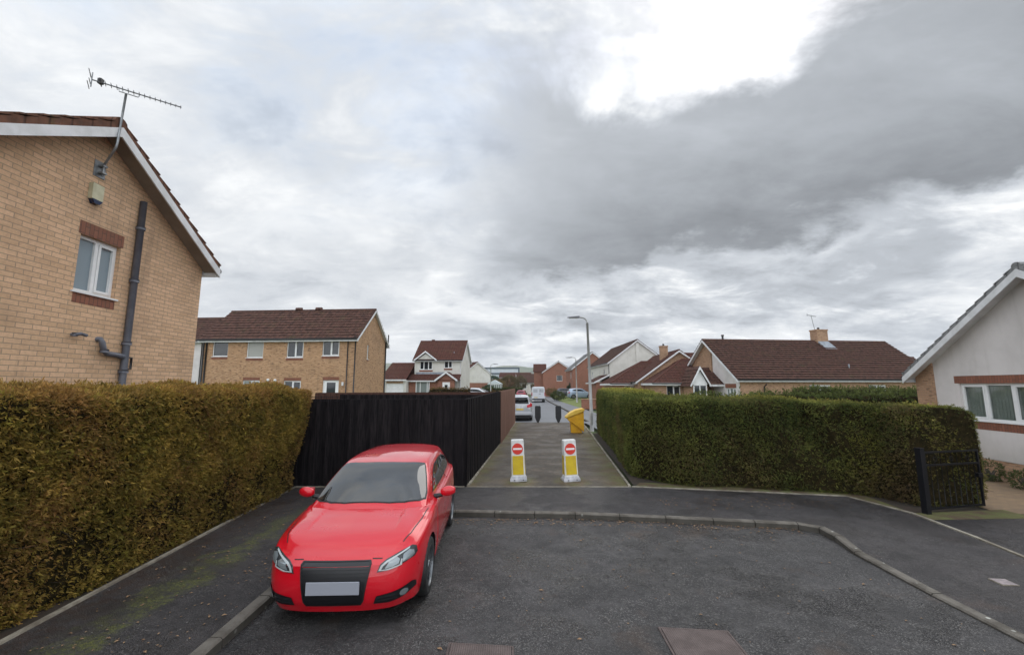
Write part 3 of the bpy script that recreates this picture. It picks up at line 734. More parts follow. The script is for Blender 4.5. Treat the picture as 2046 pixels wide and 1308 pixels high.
def col_right(wp, n, h_):
    h_ = 2.30 - .20 * np.clip((wp[:, 0] - 4.3) / 3.8, 0, 1)
    r_ = rng.random(len(wp)); base = mixc((.055, .080, .021), (.22, .23, .055), r_ * .8 + nz(wp, 2.2) * .35 + nz(wp, .8, 4) * .3)
    br = np.clip(nz(wp, 1.1, 7) * 1.0 + rng.normal(0, .35, len(wp)) + .02 + np.clip((wp[:, 0] - 5.3) * .16, 0, .35) + np.clip((1.0 - wp[:, 2]) * .2, -.2, .25), 0, 1)
    base = base * (1 - .8 * br[:, None]) + np.array((.17, .105, .055)) * .8 * br[:, None]
    topf = np.clip((wp[:, 2] - h_ * .93) / (h_ * .05), 0, 1) * (.45 + .55 * rng.random(len(wp)))
    base = base * (1 - .8 * topf[:, None]) + (np.array((.42, .37, .07)) * (1 + .35 * nz(wp, .9, 2))[:, None]) * .8 * topf[:, None]
    yl = np.clip((wp[:, 0] - 7.1) / .6, 0, 1) * np.clip(nz(wp, 1.6, 11) + .35, 0, 1) * np.clip((2.0 - wp[:, 2]) / .5, 0, 1) * (rng.random(len(wp)) < .7)
    base = base * (1 - .8 * yl[:, None]) + np.array((.27, .26, .038)) * .8 * yl[:, None]
    return base
def col_dark(wp, n, h_):
    r_ = rng.random(len(wp)); base = mixc((.035, .055, .016), (.08, .105, .028), r_)
    topf = np.clip((wp[:, 2] - h_ * .9) / (h_ * .08), 0, 1); return base * (1 - .5 * topf[:, None]) + np.array((.15, .165, .045)) * .5 * topf[:, None]
def col_brownhedge(wp, n, h_):
    r_ = rng.random(len(wp)); return mixc((.06, .06, .018), (.20, .11, .035), r_)
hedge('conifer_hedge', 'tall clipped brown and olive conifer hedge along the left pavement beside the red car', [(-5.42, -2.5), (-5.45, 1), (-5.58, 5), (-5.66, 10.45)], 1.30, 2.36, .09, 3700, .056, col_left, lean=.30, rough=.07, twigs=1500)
hedge('conifer_hedge', 'dark green conifer hedge with yellow-green top, between the footpath and the black gate', [(5.05, 22.3), (4.4, 16.5), (3.72, 11.75), (4.3, 11.3), (6.2, 10.85), (7.9, 10.45), (8.45, 10.25), (8.78, 9.6), (8.82, 8.80)], 1.35, 2.20, .09, 2100, .056, col_right, h_end=1.98, holes=((6.75, 10.1, 1.55, .30, .34), (7.1, 9.95, .9, .35, .30), (7.55, 9.8, 1.6, .3, .22), (5.2, 10.4, .35, .5, .18), (3.4, 10.9, .3, .4, .2), (8.0, 9.7, .7, .45, -.20), (9.5, 9.3, 1.3, .5, -.22), (9.4, 9.0, .5, .35, -.15), (4.6, 10.4, 1.3, .6, -.10), (6.0, 10.3, 1.7, .35, -.10)), rough=.06, twigs=1800)
hedge('garden_hedge', 'low dark hedge row just behind the right-hand hedge, before the long brown-roofed bungalow', [(7.2, 17.6), (12.5, 16.9), (16.8, 16.0)], 1.0, 2.10, .1, 160, .13, col_dark)
hedge('garden_hedge', 'further green hedge row in front of the bungalow windows, beside the near white gable', [(13.6, 21.0), (19.2, 20.0)], 1.0, 2.3, .1, 160, .14, col_dark)

# ================================================================== HOUSES
class House:
    def __init__(s, name, label, loc, rot, L, D, eh, rh, cat='house', group=None):
        s.root = empty(name, loc, rot); tag(s.root, label, cat, group); s.L, s.D, s.eh, s.rh = L, D, eh, rh
    def P(s, side, a, z, d=0.0):
        if side == 'front': return (a, -d, z)
        if side == 'back': return (a, s.D + d, z)
        if side == 'left': return (-d, a, z)
        return (s.L + d, a, z)
    def box(s, mb, side, a0, a1, z0, z1, d0, d1):
        p, q = s.P(side, a0, z0, d0), s.P(side, a1, z1, d1); mb.box(p, q)
    def wall(s, side, m, openings=(), zb=-.6, poly=None, d=0.0, parent=None, name='wall'):
        if poly is None:
            if side in ('front', 'back'): poly = [(0, zb), (s.L, zb), (s.L, s.eh), (0, s.eh)]
            else: poly = [(0, zb), (s.D, zb), (s.D, s.eh), (s.D / 2, s.rh), (0, s.eh)]
        loops = [[Vector((a, z, 0)) for a, z in poly]]
        for o in openings: a, z, w_, h_ = o[:4]; loops.append([Vector((a, z, 0)), Vector((a, z + h_, 0)), Vector((a + w_, z + h_, 0)), Vector((a + w_, z, 0))])
        flat = [v for lp in loops for v in lp]; tr = tessellate_polygon(loops)
        out = Vector(s.P(side, 0, 0, 1)) - Vector(s.P(side, 0, 0, 0))
        mb = MB(); pts = [Vector(s.P(side, v.x, v.y, d)) for v in flat]; fs = []
        for t in tr:
            n = (pts[t[1]] - pts[t[0]]).cross(pts[t[2]] - pts[t[0]])
            fs.append(tuple(t) if n.dot(out) > 0 else tuple(reversed(t)))
        mb.add(pts, fs)
        for o in openings:
            a, z, w_, h_ = o[:4]; c = [(a, z), (a + w_, z), (a + w_, z + h_), (a, z + h_)]
            for i in range(4):
                (a0, z0), (a1, z1) = c[i], c[(i + 1) % 4]
                q = [Vector(s.P(side, a0, z0, d)), Vector(s.P(side, a1, z1, d)), Vector(s.P(side, a1, z1, d - .16)), Vector(s.P(side, a0, z0, d - .16))]
                cen = Vector(s.P(side, a + w_ / 2, z + h_ / 2, d)); n = (q[1] - q[0]).cross(q[2] - q[0]); mid_ = (q[0] + q[1]) / 2
                f_ = (0, 1, 2, 3) if n.dot(cen - mid_) > 0 else (3, 2, 1, 0); mb.add(q, [f_])
        return mb.build(name, m, parent or s.root)
    def window(s, side, a, z, w_, h_, cols=2, m=None, sill=True, inset=.06, label=None, sash=True, curtain=None, head=None, apron=None, fw=.055, d=0.0, rows=()):
        m = m or M_GLASS; mb = MB(); i0 = d - inset
        for (a0, a1, z0, z1) in ((a, a + w_, z, z + fw), (a, a + w_, z + h_ - fw, z + h_), (a, a + fw, z + fw, z + h_ - fw), (a + w_ - fw, a + w_, z + fw, z + h_ - fw)):
            s.box(mb, side, a0, a1, z0, z1, i0 - .06, i0)
        cw = cols if isinstance(cols, (list, tuple)) else [1] * cols; tot = sum(cw); x = a; edges = [a]
        for c in cw: x += c / tot * w_; edges.append(x)
        for x in edges[1:-1]: s.box(mb, side, x - fw * .6, x + fw * .6, z + fw, z + h_ - fw, i0 - .06, i0 + .003)
        if sash:
            for i in range(len(edges) - 1):
                if i % 2 == len(cw) % 2 == 0 and len(cw) > 2: pass
                x0 = edges[i] + fw * .7; x1 = edges[i + 1] - fw * .7
                if len(cw) > 1 and i % 2 == (1 if len(cw) == 2 else 0):
                    for (a0, a1, z0, z1) in ((x0, x1, z + fw, z + fw + .04), (x0, x1, z + h_ - fw - .04, z + h_ - fw), (x0, x0 + .04, z + fw + .04, z + h_ - fw - .04), (x1 - .04, x1, z + fw + .04, z + h_ - fw - .04)):
                        s.box(mb, side, a0, a1, z0, z1, i0 - .03, i0 + .014)
        for rz_ in rows: s.box(mb, side, a + fw, a + w_ - fw, z + h_ * rz_ - .02, z + h_ * rz_ + .02, i0 - .05, i0 + .002)
        o = mb.build('window', M_UPVC, s.root, uv=False)
        pm = MB(); s.box(pm, side, a + fw * .5, a + w_ - fw * .5, z + fw * .5, z + h_ - fw * .5, i0 - .042, i0 - .034); pm.build('pane', m, o, uv=False)
        if curtain:
            cm = MB(); n = int(w_ / .09) + 1
            for i in range(n):
                x0 = a + w_ * i / n; x1 = a + w_ * (i + 1) / n - .008
                p0, p1 = s.P(side, x0, z, i0 - .10), s.P(side, x1, z + h_, i0 - .115 - .02 * (i % 2)); cm.box(p0, p1)
            cm.build('curtain', curtain, o, uv=False)
            bk = MB(); s.box(bk, side, a, a + w_, z, z + h_, i0 - .18, i0 - .17); bk.build('blind_backing', M_BLINDG, o, uv=False)
        if sill:
            sm = MB(); s.box(sm, side, a - .04, a + w_ + .04, z - .03, z - .002, d - .1, d + .03); sm.build('sill', M_UPVC, o, uv=False)
        if head:
            hm = MB(); s.box(hm, side, a - head[1], a + w_ + head[1], z + h_ + .002, z + h_ + .002 + head[0], d - .06, d + .004); hm.build('lintel', M_SOLD, o)
        if apron:
            am = MB(); s.box(am, side, a - apron[1], a + w_ + apron[1], z - .04 - apron[0], z - .032, d - .06, d + .004); am.build('brick_apron', M_SOLD, o)
        return o
    def door(s, side, a, z, w_, h_, m=None, glassr=(.3, .45, .4, .5), d=0.0):
        mb = MB(); i0 = d - .05
        for (a0, a1, z0, z1) in ((a, a + .06, z, z + h_), (a + w_ - .06, a + w_, z, z + h_), (a + .06, a + w_ - .06, z + h_ - .06, z + h_)): s.box(mb, side, a0, a1, z0, z1, i0 - .07, i0)
        s.box(mb, side, a + .06, a + w_ - .06, z, z + h_ - .06, i0 - .06, i0 - .02)
        o = mb.build('door', m or M_UPVC, s.root, uv=False)
        gx, gz_, gw, gh = glassr; pm = MB(); s.box(pm, side, a + w_ * (.5 - gw / 2), a + w_ * (.5 + gw / 2), z + h_ * gz_, z + h_ * (gz_ + gh), i0 - .03, i0 - .014); pm.build('pane', M_GLASS, o, uv=False)
        hm = MB(); s.box(hm, side, a + .12, a + .15, z + h_ * .46, z + h_ * .56, i0 - .02, i0 + .02); hm.build('handle', M_METAL, o, uv=False)
        return o
    def roof(s, m, ove=.3, ovv=.25, parent=None, fascia=True, barge=.18, gutter=True, ridge=True, sides=('left', 'right'), course=.33, tilet=.05, soff=None, bargem=None, lift=0.0):
        L, D, eh, rh = s.L, s.D, s.eh, s.rh; sl = (rh - eh) / (D / 2); L0, L1 = (-ovv if 'left' in sides else 0), (L + ovv if 'right' in sides else L)
        ze = eh - ove * sl; mb = MB(); t0 = .10 + lift
        for sgn, y0 in ((1, -ove), (-1, D + ove)):
            slope(mb, (L0, y0, ze + t0), (L1, y0, ze + t0), (L1, D / 2, rh + t0), (L0, D / 2, rh + t0), course, tilet)
        # under-slab so the roof has thickness
        for sgn, y0 in ((1, -ove), (-1, D + ove)):
            a = [(L0, y0, ze + .01), (L1, y0, ze + .01), (L1, D / 2, rh + .01), (L0, D / 2, rh + .01)]; b = [(p[0], p[1], p[2] + t0 - .012) for p in a]
            mb.hexa(a, b)
        o = mb.build('roof', m, parent or s.root, recalc=True)
        if ridge:
            rm = MB(); n = max(1, int((L1 - L0) / .45)); w_ = (L1 - L0) / n; r_ = .12
            for i in range(n):
                x0 = L0 + i * w_; x1 = x0 + w_ - .012; vs = []
                for x in (x0, x1):
                    for k_ in range(7):
                        a = math.pi * k_ / 6; vs.append((x, D / 2 + math.cos(a) * r_, rh + t0 - .04 + math.sin(a) * r_ * .85))
                rm.add(vs, [(k_, k_ + 1, k_ + 8, k_ + 7) for k_ in range(6)] + [tuple(range(7)), tuple(range(13, 6, -1))])
            rm.build('ridge_tiles', m, o, recalc=True)
        if barge:
            for sd in sides:
                x0, x1 = (L0 - .002, L0 - .028) if sd == 'left' else (L1 + .002, L1 + .028)
                bm_ = MB()
                for y0 in (-ove, D + ove):
                    pts = [(x0, y0, ze + .04), (x0, D / 2, rh + .04), (x0, D / 2, rh + .04 - barge), (x0, y0, ze + .04 - barge)]
                    bm_.prism(pts, (x1 - x0, 0, 0))
                bm_.build('bargeboard', bargem or M_UPVCS, s.root, uv=False, recalc=True)
                sm = MB(); xa = L0 if sd == 'left' else L + .002; xb = -.002 if sd == 'left' else L1
                for y0 in (-ove, D + ove):
                    sm.add([(xa, y0, ze - .04), (xb, y0, ze - .04), (xb, D / 2, rh - .04), (xa, D / 2, rh - .04), (xa, y0, ze - .02), (xb, y0, ze - .02), (xb, D / 2, rh - .02), (xa, D / 2, rh - .02)], [(0, 3, 2, 1), (4, 5, 6, 7), (0, 1, 5, 4), (1, 2, 6, 5), (2, 3, 7, 6), (3, 0, 4, 7)])
                sm.build('verge_soffit', soff or M_UPVCS, s.root, uv=False, recalc=True)
        if fascia:
            for y0, sg, nm in ((-ove, 1, 'front'), (D + ove, -1, 'back')):
                fm = MB(); fm.box((L0, y0 - .002 * sg, ze - .12), (L1, y0 + .02 * sg, ze + .06)); fm.build('fascia', M_UPVCS, s.root, uv=False)
                fm = MB(); fm.box((L0 + .03, y0 + .022 * sg, ze - .118), (L1 - .03, (0 - .003 if sg == 1 else D + .003), ze - .10)); fm.build('soffit', M_UPVCS, s.root, uv=False)
                if gutter:
                    gm = MB(); gm.tube([(L0 + .02, y0 - .06 * sg, ze + .03), (L1 - .02, y0 - .06 * sg, ze + .03)], .055, 8); gm.build('gutter', M_BLACKP, s.root, uv=False, smooth=True)
        return o
    def pipe(s, pts, r_=.035, m=None, name='downpipe', clips=()):
        mb = MB(); mb.tube(pts, r_, 8); 
        for c in clips: mb.tube([(c[0], c[1], c[2] - .03), (c[0], c[1], c[2] + .03)], r_ * 1.35, 8)
        return mb.build(name, m or M_BLACKP, s.root, uv=False, smooth=True)
    def chimney(s, x, y, z0, z1, w_, d_, m, roof, pots=1):
        mb = MB(); mb.box((x - w_ / 2, y - d_ / 2, z0), (x + w_ / 2, y + d_ / 2, z1 - .12)); mb.box((x - w_ / 2 - .04, y - d_ / 2 - .04, z1 - .119), (x + w_ / 2 + .04, y + d_ / 2 + .04, z1))
        mb.build('chimney', m, roof)
        for i in range(pots):
            px = x + (i - (pots - 1) / 2) * .4; pm = MB(); pm.lathe([(.0, z1 + .22), (.09, z1 + .22), (.11, z1 + .0)], 10, 'z', (px, y, 0)); pm.build('chimney_pot', M_BLACKP, roof, uv=False)
def slope(mb, e0, e1, r1, r0, course=.33, th=.05):
    e0, e1, r1, r0 = map(Vector, (e0, e1, r1, r0)); ln = max((r0 - e0).length, (r1 - e1).length, ((r0 + r1) / 2 - (e0 + e1) / 2).length)
    n = max(1, round(((r0 + r1) / 2 - (e0 + e1) / 2).length / course))
    nn = (e1 - e0).cross(((r0 + r1) / 2) - e0).normalized()
    if nn.z < 0: nn = -nn
    for i in range(n):
        t0, t1 = i / n, (i + 1) / n
        a, b, c, d_ = e0.lerp(r0, t0), e1.lerp(r1, t0), e1.lerp(r1, t1), e0.lerp(r0, t1)
        dn = (e0 - r0).normalized() * .035; dm = (e1 - r1).normalized() * .035
        a2, b2 = a + nn * th + dn, b + nn * th + dm; c2, d2 = c + nn * .004, d_ + nn * .004; a = a + nn * th * .5 + dn; b = b + nn * th * .5 + dm; c = c - nn * .01; d_ = d_ - nn * .01
        mb.add([a, b, c, d_, a2, b2, c2, d2], [(4, 5, 6, 7), (0, 1, 5, 4), (0, 4, 7, 3), (1, 2, 6, 5), (0, 3, 2, 1)])
T = R(-4.5)
def uvdir(rot): return Vector((math.cos(rot), math.sin(rot)))

# ---- A: near left house, buff brick gable
rotA = R(2.3)
LA, DA = 8.0, 5.5
cA = Vector((-7.06, 9.46)); uA = uvdir(rotA); vA = Vector((-uA.y, uA.x)); oA = cA - uA * LA - vA * DA
A = House('brick_house', 'buff brick house whose gable rises over the left hedge, with a grey soil pipe', (oA.x, oA.y, 0), rotA, LA, DA, 5.14, 6.80)
wy = DA - (9.46 - 6.73) + .0
wy -= .13
A.wall('right', M_BRICK, [(wy, 4.0, .75, .93)]); A.wall('front', M_BRICK); A.wall('back', M_BRICK); A.wall('left', M_BRICK)
A.window('right', wy, 4.0, .75, .93, 2, M_GLASSF, inset=.075, head=(.215, .035), apron=(.15, .0), fw=.05)
A.roof(M_TILEO, ove=.09, ovv=.32, barge=.17, soff=M_SOFF, course=.33, tilet=.05, lift=.05)
def ax(y, z, d_=.06): return (LA + d_, DA - (9.46 - y), z)
A.pipe([ax(7.63, 0), ax(7.63, 5.92)], .055, M_GREYP, 'soil_pipe', [ax(7.63, 5.4), ax(7.63, 3.25), ax(7.63, 2.75), ax(7.63, 4.4)])
A.pipe([ax(7.12, 3.27, -.02), ax(7.12, 3.27, .05), ax(7.14, 3.22, .07), ax(7.18, 3.1, .07), ax(7.25, 3.04, .07), ax(7.4, 3.03, .07), ax(7.58, 3.01, .07)], .045, M_GREYP, 'branch_pipe', [ax(7.2, 3.08, .07)])
A.pipe([ax(7.66, 3.0), ax(7.77, 3.0), ax(7.77, 2.8), ax(7.66, 2.8)], .02, M_BLACKP, 'overflow_loop')
A.pipe([ax(6.68, 3.30, -.02), ax(6.68, 3.30, .08), ax(6.74, 3.32, .08), ax(6.84, 3.30, .08)], .026, M_GREYP, 'overflow_pipe', [ax(6.68, 3.30, .05)])
mb = MB(); q = ax(6.72, 5.64, 0)
mb.prism([(q[0] + .002, q[1] - .10, q[2] + .17), (q[0] + .002, q[1] + .10, q[2] + .17), (q[0] + .002, q[1] + .10, q[2] - .09), (q[0] + .002, q[1] + .05, q[2] - .15), (q[0] + .002, q[1] - .05, q[2] - .15), (q[0] + .002, q[1] - .10, q[2] - .09)], (.07, 0, 0))
o = mb.build('alarm_box', varied('yellowed_alarm_plastic', (.55, .52, .36), (.45, .42, .28), 5, .5), A.root, uv=False, recalc=True)
mb = MB(); mb.prism([(q[0] + .001, q[1] - .095, q[2] - .095), (q[0] + .001, q[1] + .095, q[2] - .095), (q[0] + .001, q[1] + .045, q[2] - .165), (q[0] + .001, q[1] - .045, q[2] - .165)], (.078, 0, 0)); mb.build('alarm_light', mat('dark_blue_lens', (.01, .02, .06), .2)[0], o, uv=False, recalc=True)
# aerial on the gable
an = empty('tv_aerial', (-7.0, 6.9, 6.0)); tag(an, 'long yagi television aerial on a cranked pole fixed to the near left brick gable', 'aerial')
def al(x, y, z): return (x + 7.0, y - 6.9, z - 6.0)
mb = MB(); mb.tube([al(-6.89, 6.76, 5.98), al(-6.87, 6.75, 6.18), al(-6.62, 6.62, 6.34), al(-6.56, 6.60, 6.42), al(-6.56, 6.61, 6.5), al(-6.69, 6.78, 7.50)], .018, 8); mb.build('mast', M_METAL, an, uv=False, smooth=True)
mb = MB(); mb.box(al(-6.96, 6.66, 5.96), al(-6.94, 6.86, 6.24)); mb.box(al(-6.95, 6.72, 6.02), al(-6.85, 6.80, 6.05)); mb.box(al(-6.95, 6.72, 6.14), al(-6.85, 6.80, 6.17)); mb.build('wall_bracket', M_METAL, an, uv=False)
b0, b1 = Vector(al(-7.02, 6.50, 7.56)), Vector(al(-6.10, 7.25, 7.58)); bd = (b1 - b0).normalized(); sd = Vector((-bd.y, bd.x, 0))
mb = MB(); mb.tube([b0, b1], .011, 6); mb.tube([b0.lerp(b1, .28), b0.lerp(b1, .29) - Vector((0, 0, .06)), b0.lerp(b1, .50) - Vector((0, 0, .06)), b0.lerp(b1, .51)], .008, 6); mb.build('boom', M_METAL, an, uv=False)
mb = MB()
for i in range(15):
    c_ = b0.lerp(b1, .14 + i * .0608); ln = .085 - i * .002; mb.tube([c_ - sd * ln, c_ + sd * ln], .005, 5); mb.tube([c_ - Vector((0, 0, .018)), c_ + Vector((0, 0, .022))], .006, 5)
mb.build('directors', M_METAL, an, uv=False)
mb = MB()
for dz_ in (-.11, -.055, .055, .11): mb.tube([b0 + Vector((0, 0, dz_)) - sd * .13 - bd * abs(dz_) * .3, b0 + Vector((0, 0, dz_)) + sd * .13 - bd * abs(dz_) * .3], .006, 5)
mb.tube([b0 + Vector((0, 0, -.13)), b0 + Vector((0, 0, .13))], .009, 6); mb.build('reflector', M_METAL, an, uv=False)
mb = MB(); c_ = b0.lerp(b1, .09); mb.box(c_ - Vector((.03, .03, .03)), c_ + Vector((.03, .03, .06))); mb.tube([c_ - sd * .13, c_ + sd * .13], .009, 6); mb.build('dipole_box', M_BLACKP, an, uv=False)

# ---- B: terrace behind the black fence
cB = Vector((-10.4, 28.4)); uB = uvdir(T); LB = 10.9; oB = cB - uB * LB
B = House('terraced_house', 'long two-storey buff brick terrace with four white upper windows, seen over the black fence', (oB.x, oB.y, .75), T, LB, 5.3, 5.0, 7.22)
ops = [(.72, 3.72, 1.12, 1.08), (3.2, 3.62, 1.18, 1.22), (6.05, 3.62, 1.18, 1.22), (8.55, 3.72, 1.18, 1.06), (3.1, 1.0, 1.2, 1.1), (6.0, .95, 1.2, 1.12), (8.72, 0.05, 1.1, 2.05)]
B.wall('front', M_BRICKB, ops); B.wall('right', M_BRICKB, [(1.75, 3.6, .32, 1.0)]); B.wall('back', M_BRICKB); B.wall('left', M_BRICKB)
B.window('front', *ops[0], 1, M_GLASS, apron=(.16, .02)); B.window('front', *ops[1], 1, M_GLASSC, apron=(.16, .02)); B.window('front', *ops[2], 2, M_GLASS, apron=(.16, .02)); B.window('front', *ops[3], 2, M_GLASS, apron=(.16, .02))
B.window('front', *ops[4], 2, M_GLASSB, head=(.2, .0)); B.window('front', *ops[5], 2, M_GLASS, head=(.2, .0)); B.door('front', *ops[6], glassr=(0, .35, .55, .58))
mb = MB(); B.box(mb, 'front', ops[6][0] - .02, ops[6][0] + 1.12, 2.105, 2.32, -.05, .004); mb.build('lintel', M_SOLD, B.root)
B.window('right', 1.75, 3.6, .32, 1.0, 1, M_GLASSC, apron=(.1, .0), sash=False)
rb = B.roof(M_TILE, ove=.25, ovv=.18, barge=.16)
for x in (4.9, 6.45):
    mb = MB(); mb.prism([(x, 2.5, 7.36), (x, 2.8, 7.36), (x, 2.73, 7.52), (x, 2.57, 7.52)], (.45, 0, 0)); mb.build('ridge_vent', M_TILE, rb, recalc=True)
B.pipe([(LB - .55, -.22, 4.9), (LB - .55, -.08, 4.7), (LB - .55, -.06, 0)]); B.pipe([(LB + .0, -.3, 5.0), (LB - .04, -.06, 4.7), (LB - .04, -.05, 0)], .04)
B.pipe([(.12, -.22, 4.9), (.12, -.08, 4.7), (.12, -.06, 0)], .045); B.pipe([(.32, -.06, 4.75), (.32, -.06, 0)], .05); B.pipe([(LB + .07, 5.1, 5.3), (LB + .07, 5.1, 0)], .05, name='soil_pipe')
B.pipe([(.36, -.07, 1.75), (.75, -.07, 1.9)], .03, name='waste_pipe')
mb = MB(); mb.tube([(LB + .1, 5.5, 5.0), (LB + .1, 5.5, 5.75)], .05, 8); mb.build('boiler_flue', M_BLACKP, B.root, uv=False)
mb = MB()
for x, z in ((4.9, 2.13), (5.4, 2.1)): mb.lathe([(.0, -.09), (.08, -.08), (.09, -.002)], 10, 'y', (x, 0, z))
mb.build('wall_vent', M_UPVC, B.root, uv=False)
mb = MB(); mb.box((10.05, -.10, 1.75), (10.17, -.002, 1.98)); mb.build('wall_lamp', M_UPVCS, B.root, uv=False)
oB2 = oB - uB * 6.02 + Vector((-uB.y, uB.x)) * .12
B2 = House('terraced_house', 'pale rendered end of the terrace with a lower roof, glimpsed beside the near left house', (oB2.x, oB2.y, .75), T, 6.0, 5.4, 4.95, 6.75)
B2.wall('front', M_RENDW, [(3.6, 3.3, .9, 1.2)]); B2.wall('left', M_RENDW); B2.wall('back', M_RENDW); B2.window('front', 3.6, 3.3, .9, 1.2, 2, M_GLASS, apron=(.15, 0)); B2.roof(M_TILE, ove=.25, ovv=.18, sides=('left',))
B2.pipe([(5.9, -.2, 4.8), (5.9, -.07, 4.6), (5.9, -.06, 0)])

# ---- C: white house with garage
cC = Vector((-12.15, 53.4)); uC = uvdir(T)
C = House('rendered_house', 'cream rendered house with small front gable, brick porch and garage, beyond the fences', (cC.x, cC.y, .8), T, 5.9, 6.0, 5.0, 7.45)
o3 = (.65, 3.65, 1.6, 1.15); o2 = (3.75, 3.85, 1.0, .95)
C.wall('front', M_RENDG, [o3, o2]); C.wall('right', M_RENDG); C.wall('left', M_RENDG); C.wall('back', M_RENDG)
C.window('front', *o3, 3, M_GLASS, apron=(.22, .05)); C.window('front', *o2, 2, M_GLASS, apron=(.22, .02))
rc = C.roof(M_TILER, ove=.3, ovv=.2, barge=.16)
mb = MB(); mb.box((1.3, 2.9, 7.5), (1.7, 3.1, 7.72)); mb.build('ridge_vent', M_TILER, rc)
mb = MB(); mb.tube([(4.8, .75, 5.55), (4.8, .75, 5.95)], .04, 6); mb.build('roof_vent', M_LEAD, rc, uv=False)
# small gable over the three-light window
mb = MB(); mb.prism([(.05 + .4, -.30, 4.95), (2.45, -.30, 4.95), (1.45, -.30, 5.62)], (0, .28, 0)); mb.build('gable_wall', M_RENDG, C.root, recalc=True)
mb = MB(); slope(mb, (.0, -.45, 4.85), (.0, 1.6, 4.85), (1.45, 1.6, 5.95), (1.45, -.45, 5.95)); slope(mb, (2.9, -.45, 4.85), (2.9, 1.6, 4.85), (1.45, 1.6, 5.95), (1.45, -.45, 5.95)); mb.build('gable_roof', M_TILER, C.root, recalc=True)
mb = MB()
for x0 in (.0, 2.9): mb.prism([(x0, -.47, 4.87), (1.45, -.47, 5.97), (1.45, -.47, 5.77), (x0, -.47, 4.67)], (0, -.03, 0))
mb.build('bargeboard', M_UPVCS, C.root, uv=False, recalc=True)
# ground floor front
mb = MB(); mb.box((-.3, -1.2, -.5), (.62, 0 - .002, 2.25)); mb.build('brick_front', M_BRICKR, C.root)
mb = MB(); mb.box((2.25, -1.2, -.5), (3.35, -.002, 2.25)); mb.build('brick_front', M_BRICKR, C.root)
bw_ = MB(); 
for x in (.62, 1.12, 1.98, 2.2): bw_.box((x, -1.32, .5), (x + .09, -1.2, 2.2))
bw_.box((.62, -1.32, 2.12), (2.29, -1.2, 2.22)); bw_.box((.62, -1.34, .40), (2.29, -1.2, .5)); o = bw_.build('bay_window', M_UPVC, C.root, uv=False)
mb = MB(); mb.box((.66, -1.27, .5), (2.25, -1.24, 2.12)); mb.build('pane', M_GLASSB, o, uv=False)
mb = MB(); mb.box((.62, -1.3, -.5), (2.29, -1.21, .398)); mb.build('bay_wall', M_BRICKR, C.root)
mb = MB(); slope(mb, (-.4, -1.55, 2.3), (5.95, -1.55, 2.3), (5.95, -.005, 3.1), (-.4, -.005, 3.1)); mb.build('lean_to_roof', M_TILER, C.root, recalc=True)
mb = MB(); mb.box((-.4, -1.58, 2.16), (3.1, -1.552, 2.34)); mb.build('fascia', M_UPVCS, C.root, uv=False)
mb = MB(); mb.box((.2, -.03, 3.1), (4.4, -.003, 3.35)); mb.build('flashing', M_LEAD, C.root, uv=False)
mb = MB(); mb.prism([(3.35, -1.5, -.5), (5.4, -1.5, -.5), (5.4, -1.5, 2.4), (4.4, -1.5, 3.15), (3.35, -1.5, 2.4)], (0, .3, 0)); mb.build('porch_wall', M_BRICKR, C.root, recalc=True)
mb = MB()
for x0 in (3.0, 5.8): slope(mb, (x0, -1.75, 2.35), (x0, -.01, 2.35), (4.4, -.01, 3.35), (4.4, -1.75, 3.35))
mb.build('porch_roof', M_TILER, C.root, recalc=True)
mb = MB()
for x0 in (3.0, 5.8): mb.prism([(x0, -1.77, 2.38), (4.4, -1.77, 3.38), (4.4, -1.77, 3.14), (x0, -1.77, 2.14)], (0, -.03, 0))
mb.build('bargeboard', M_UPVCS, C.root, uv=False, recalc=True)
C.door('front', 3.95, .05, .9, 2.05, glassr=(0, .3, .4, .55), d=1.60)
C.pipe([(5.8, -.2, 4.9), (5.8, -.06, 4.7), (5.8, -.06, 0)], .04, M_UPVCS)
# garage part with its own roof
mb = MB(); mb.box((-3.2, -2.2, -.5), (-2.75, 4, 2.35)); mb.box((-.6, -2.2, -.5), (-.31, 4, 2.35)); mb.box((-2.75, -2.2, 1.95), (-.6, -1.9, 2.35)); mb.build('garage_wall', M_RENDG, C.root)
mb = MB(); mb.box((-2.75, -2.1, -.3), (-.6, -2.05, 1.95)); o = mb.build('garage_door', M_UPVC, C.root, uv=False)
mb = MB()
for i in range(5): mb.box((-2.7, -2.12, .1 + i * .38), (-.65, -2.101, .12 + i * .38))
mb.build('door_rib', M_UPVCS, o, uv=False)
mb = MB(); mb.box((-2.7, -2.21, 1.97), (-.65, -2.205, 2.3)); mb.build('timber_lintel', M_BRICKD, C.root)
mb = MB(); slope(mb, (-3.5, -2.5, 2.42), (-.2, -2.5, 2.42), (-.2, 1.2, 4.6), (-3.3, 1.2, 4.6)); slope(mb, (-3.5, 4.9, 2.42), (-.2, 4.9, 2.42), (-.2, 1.2, 4.6), (-3.3, 1.2, 4.6)); mb.build('garage_roof', M_TILER, C.root, recalc=True)
mb = MB(); mb.box((-3.5, -2.53, 2.25), (-.2, -2.502, 2.45)); mb.build('fascia', M_UPVCS, C.root, uv=False)

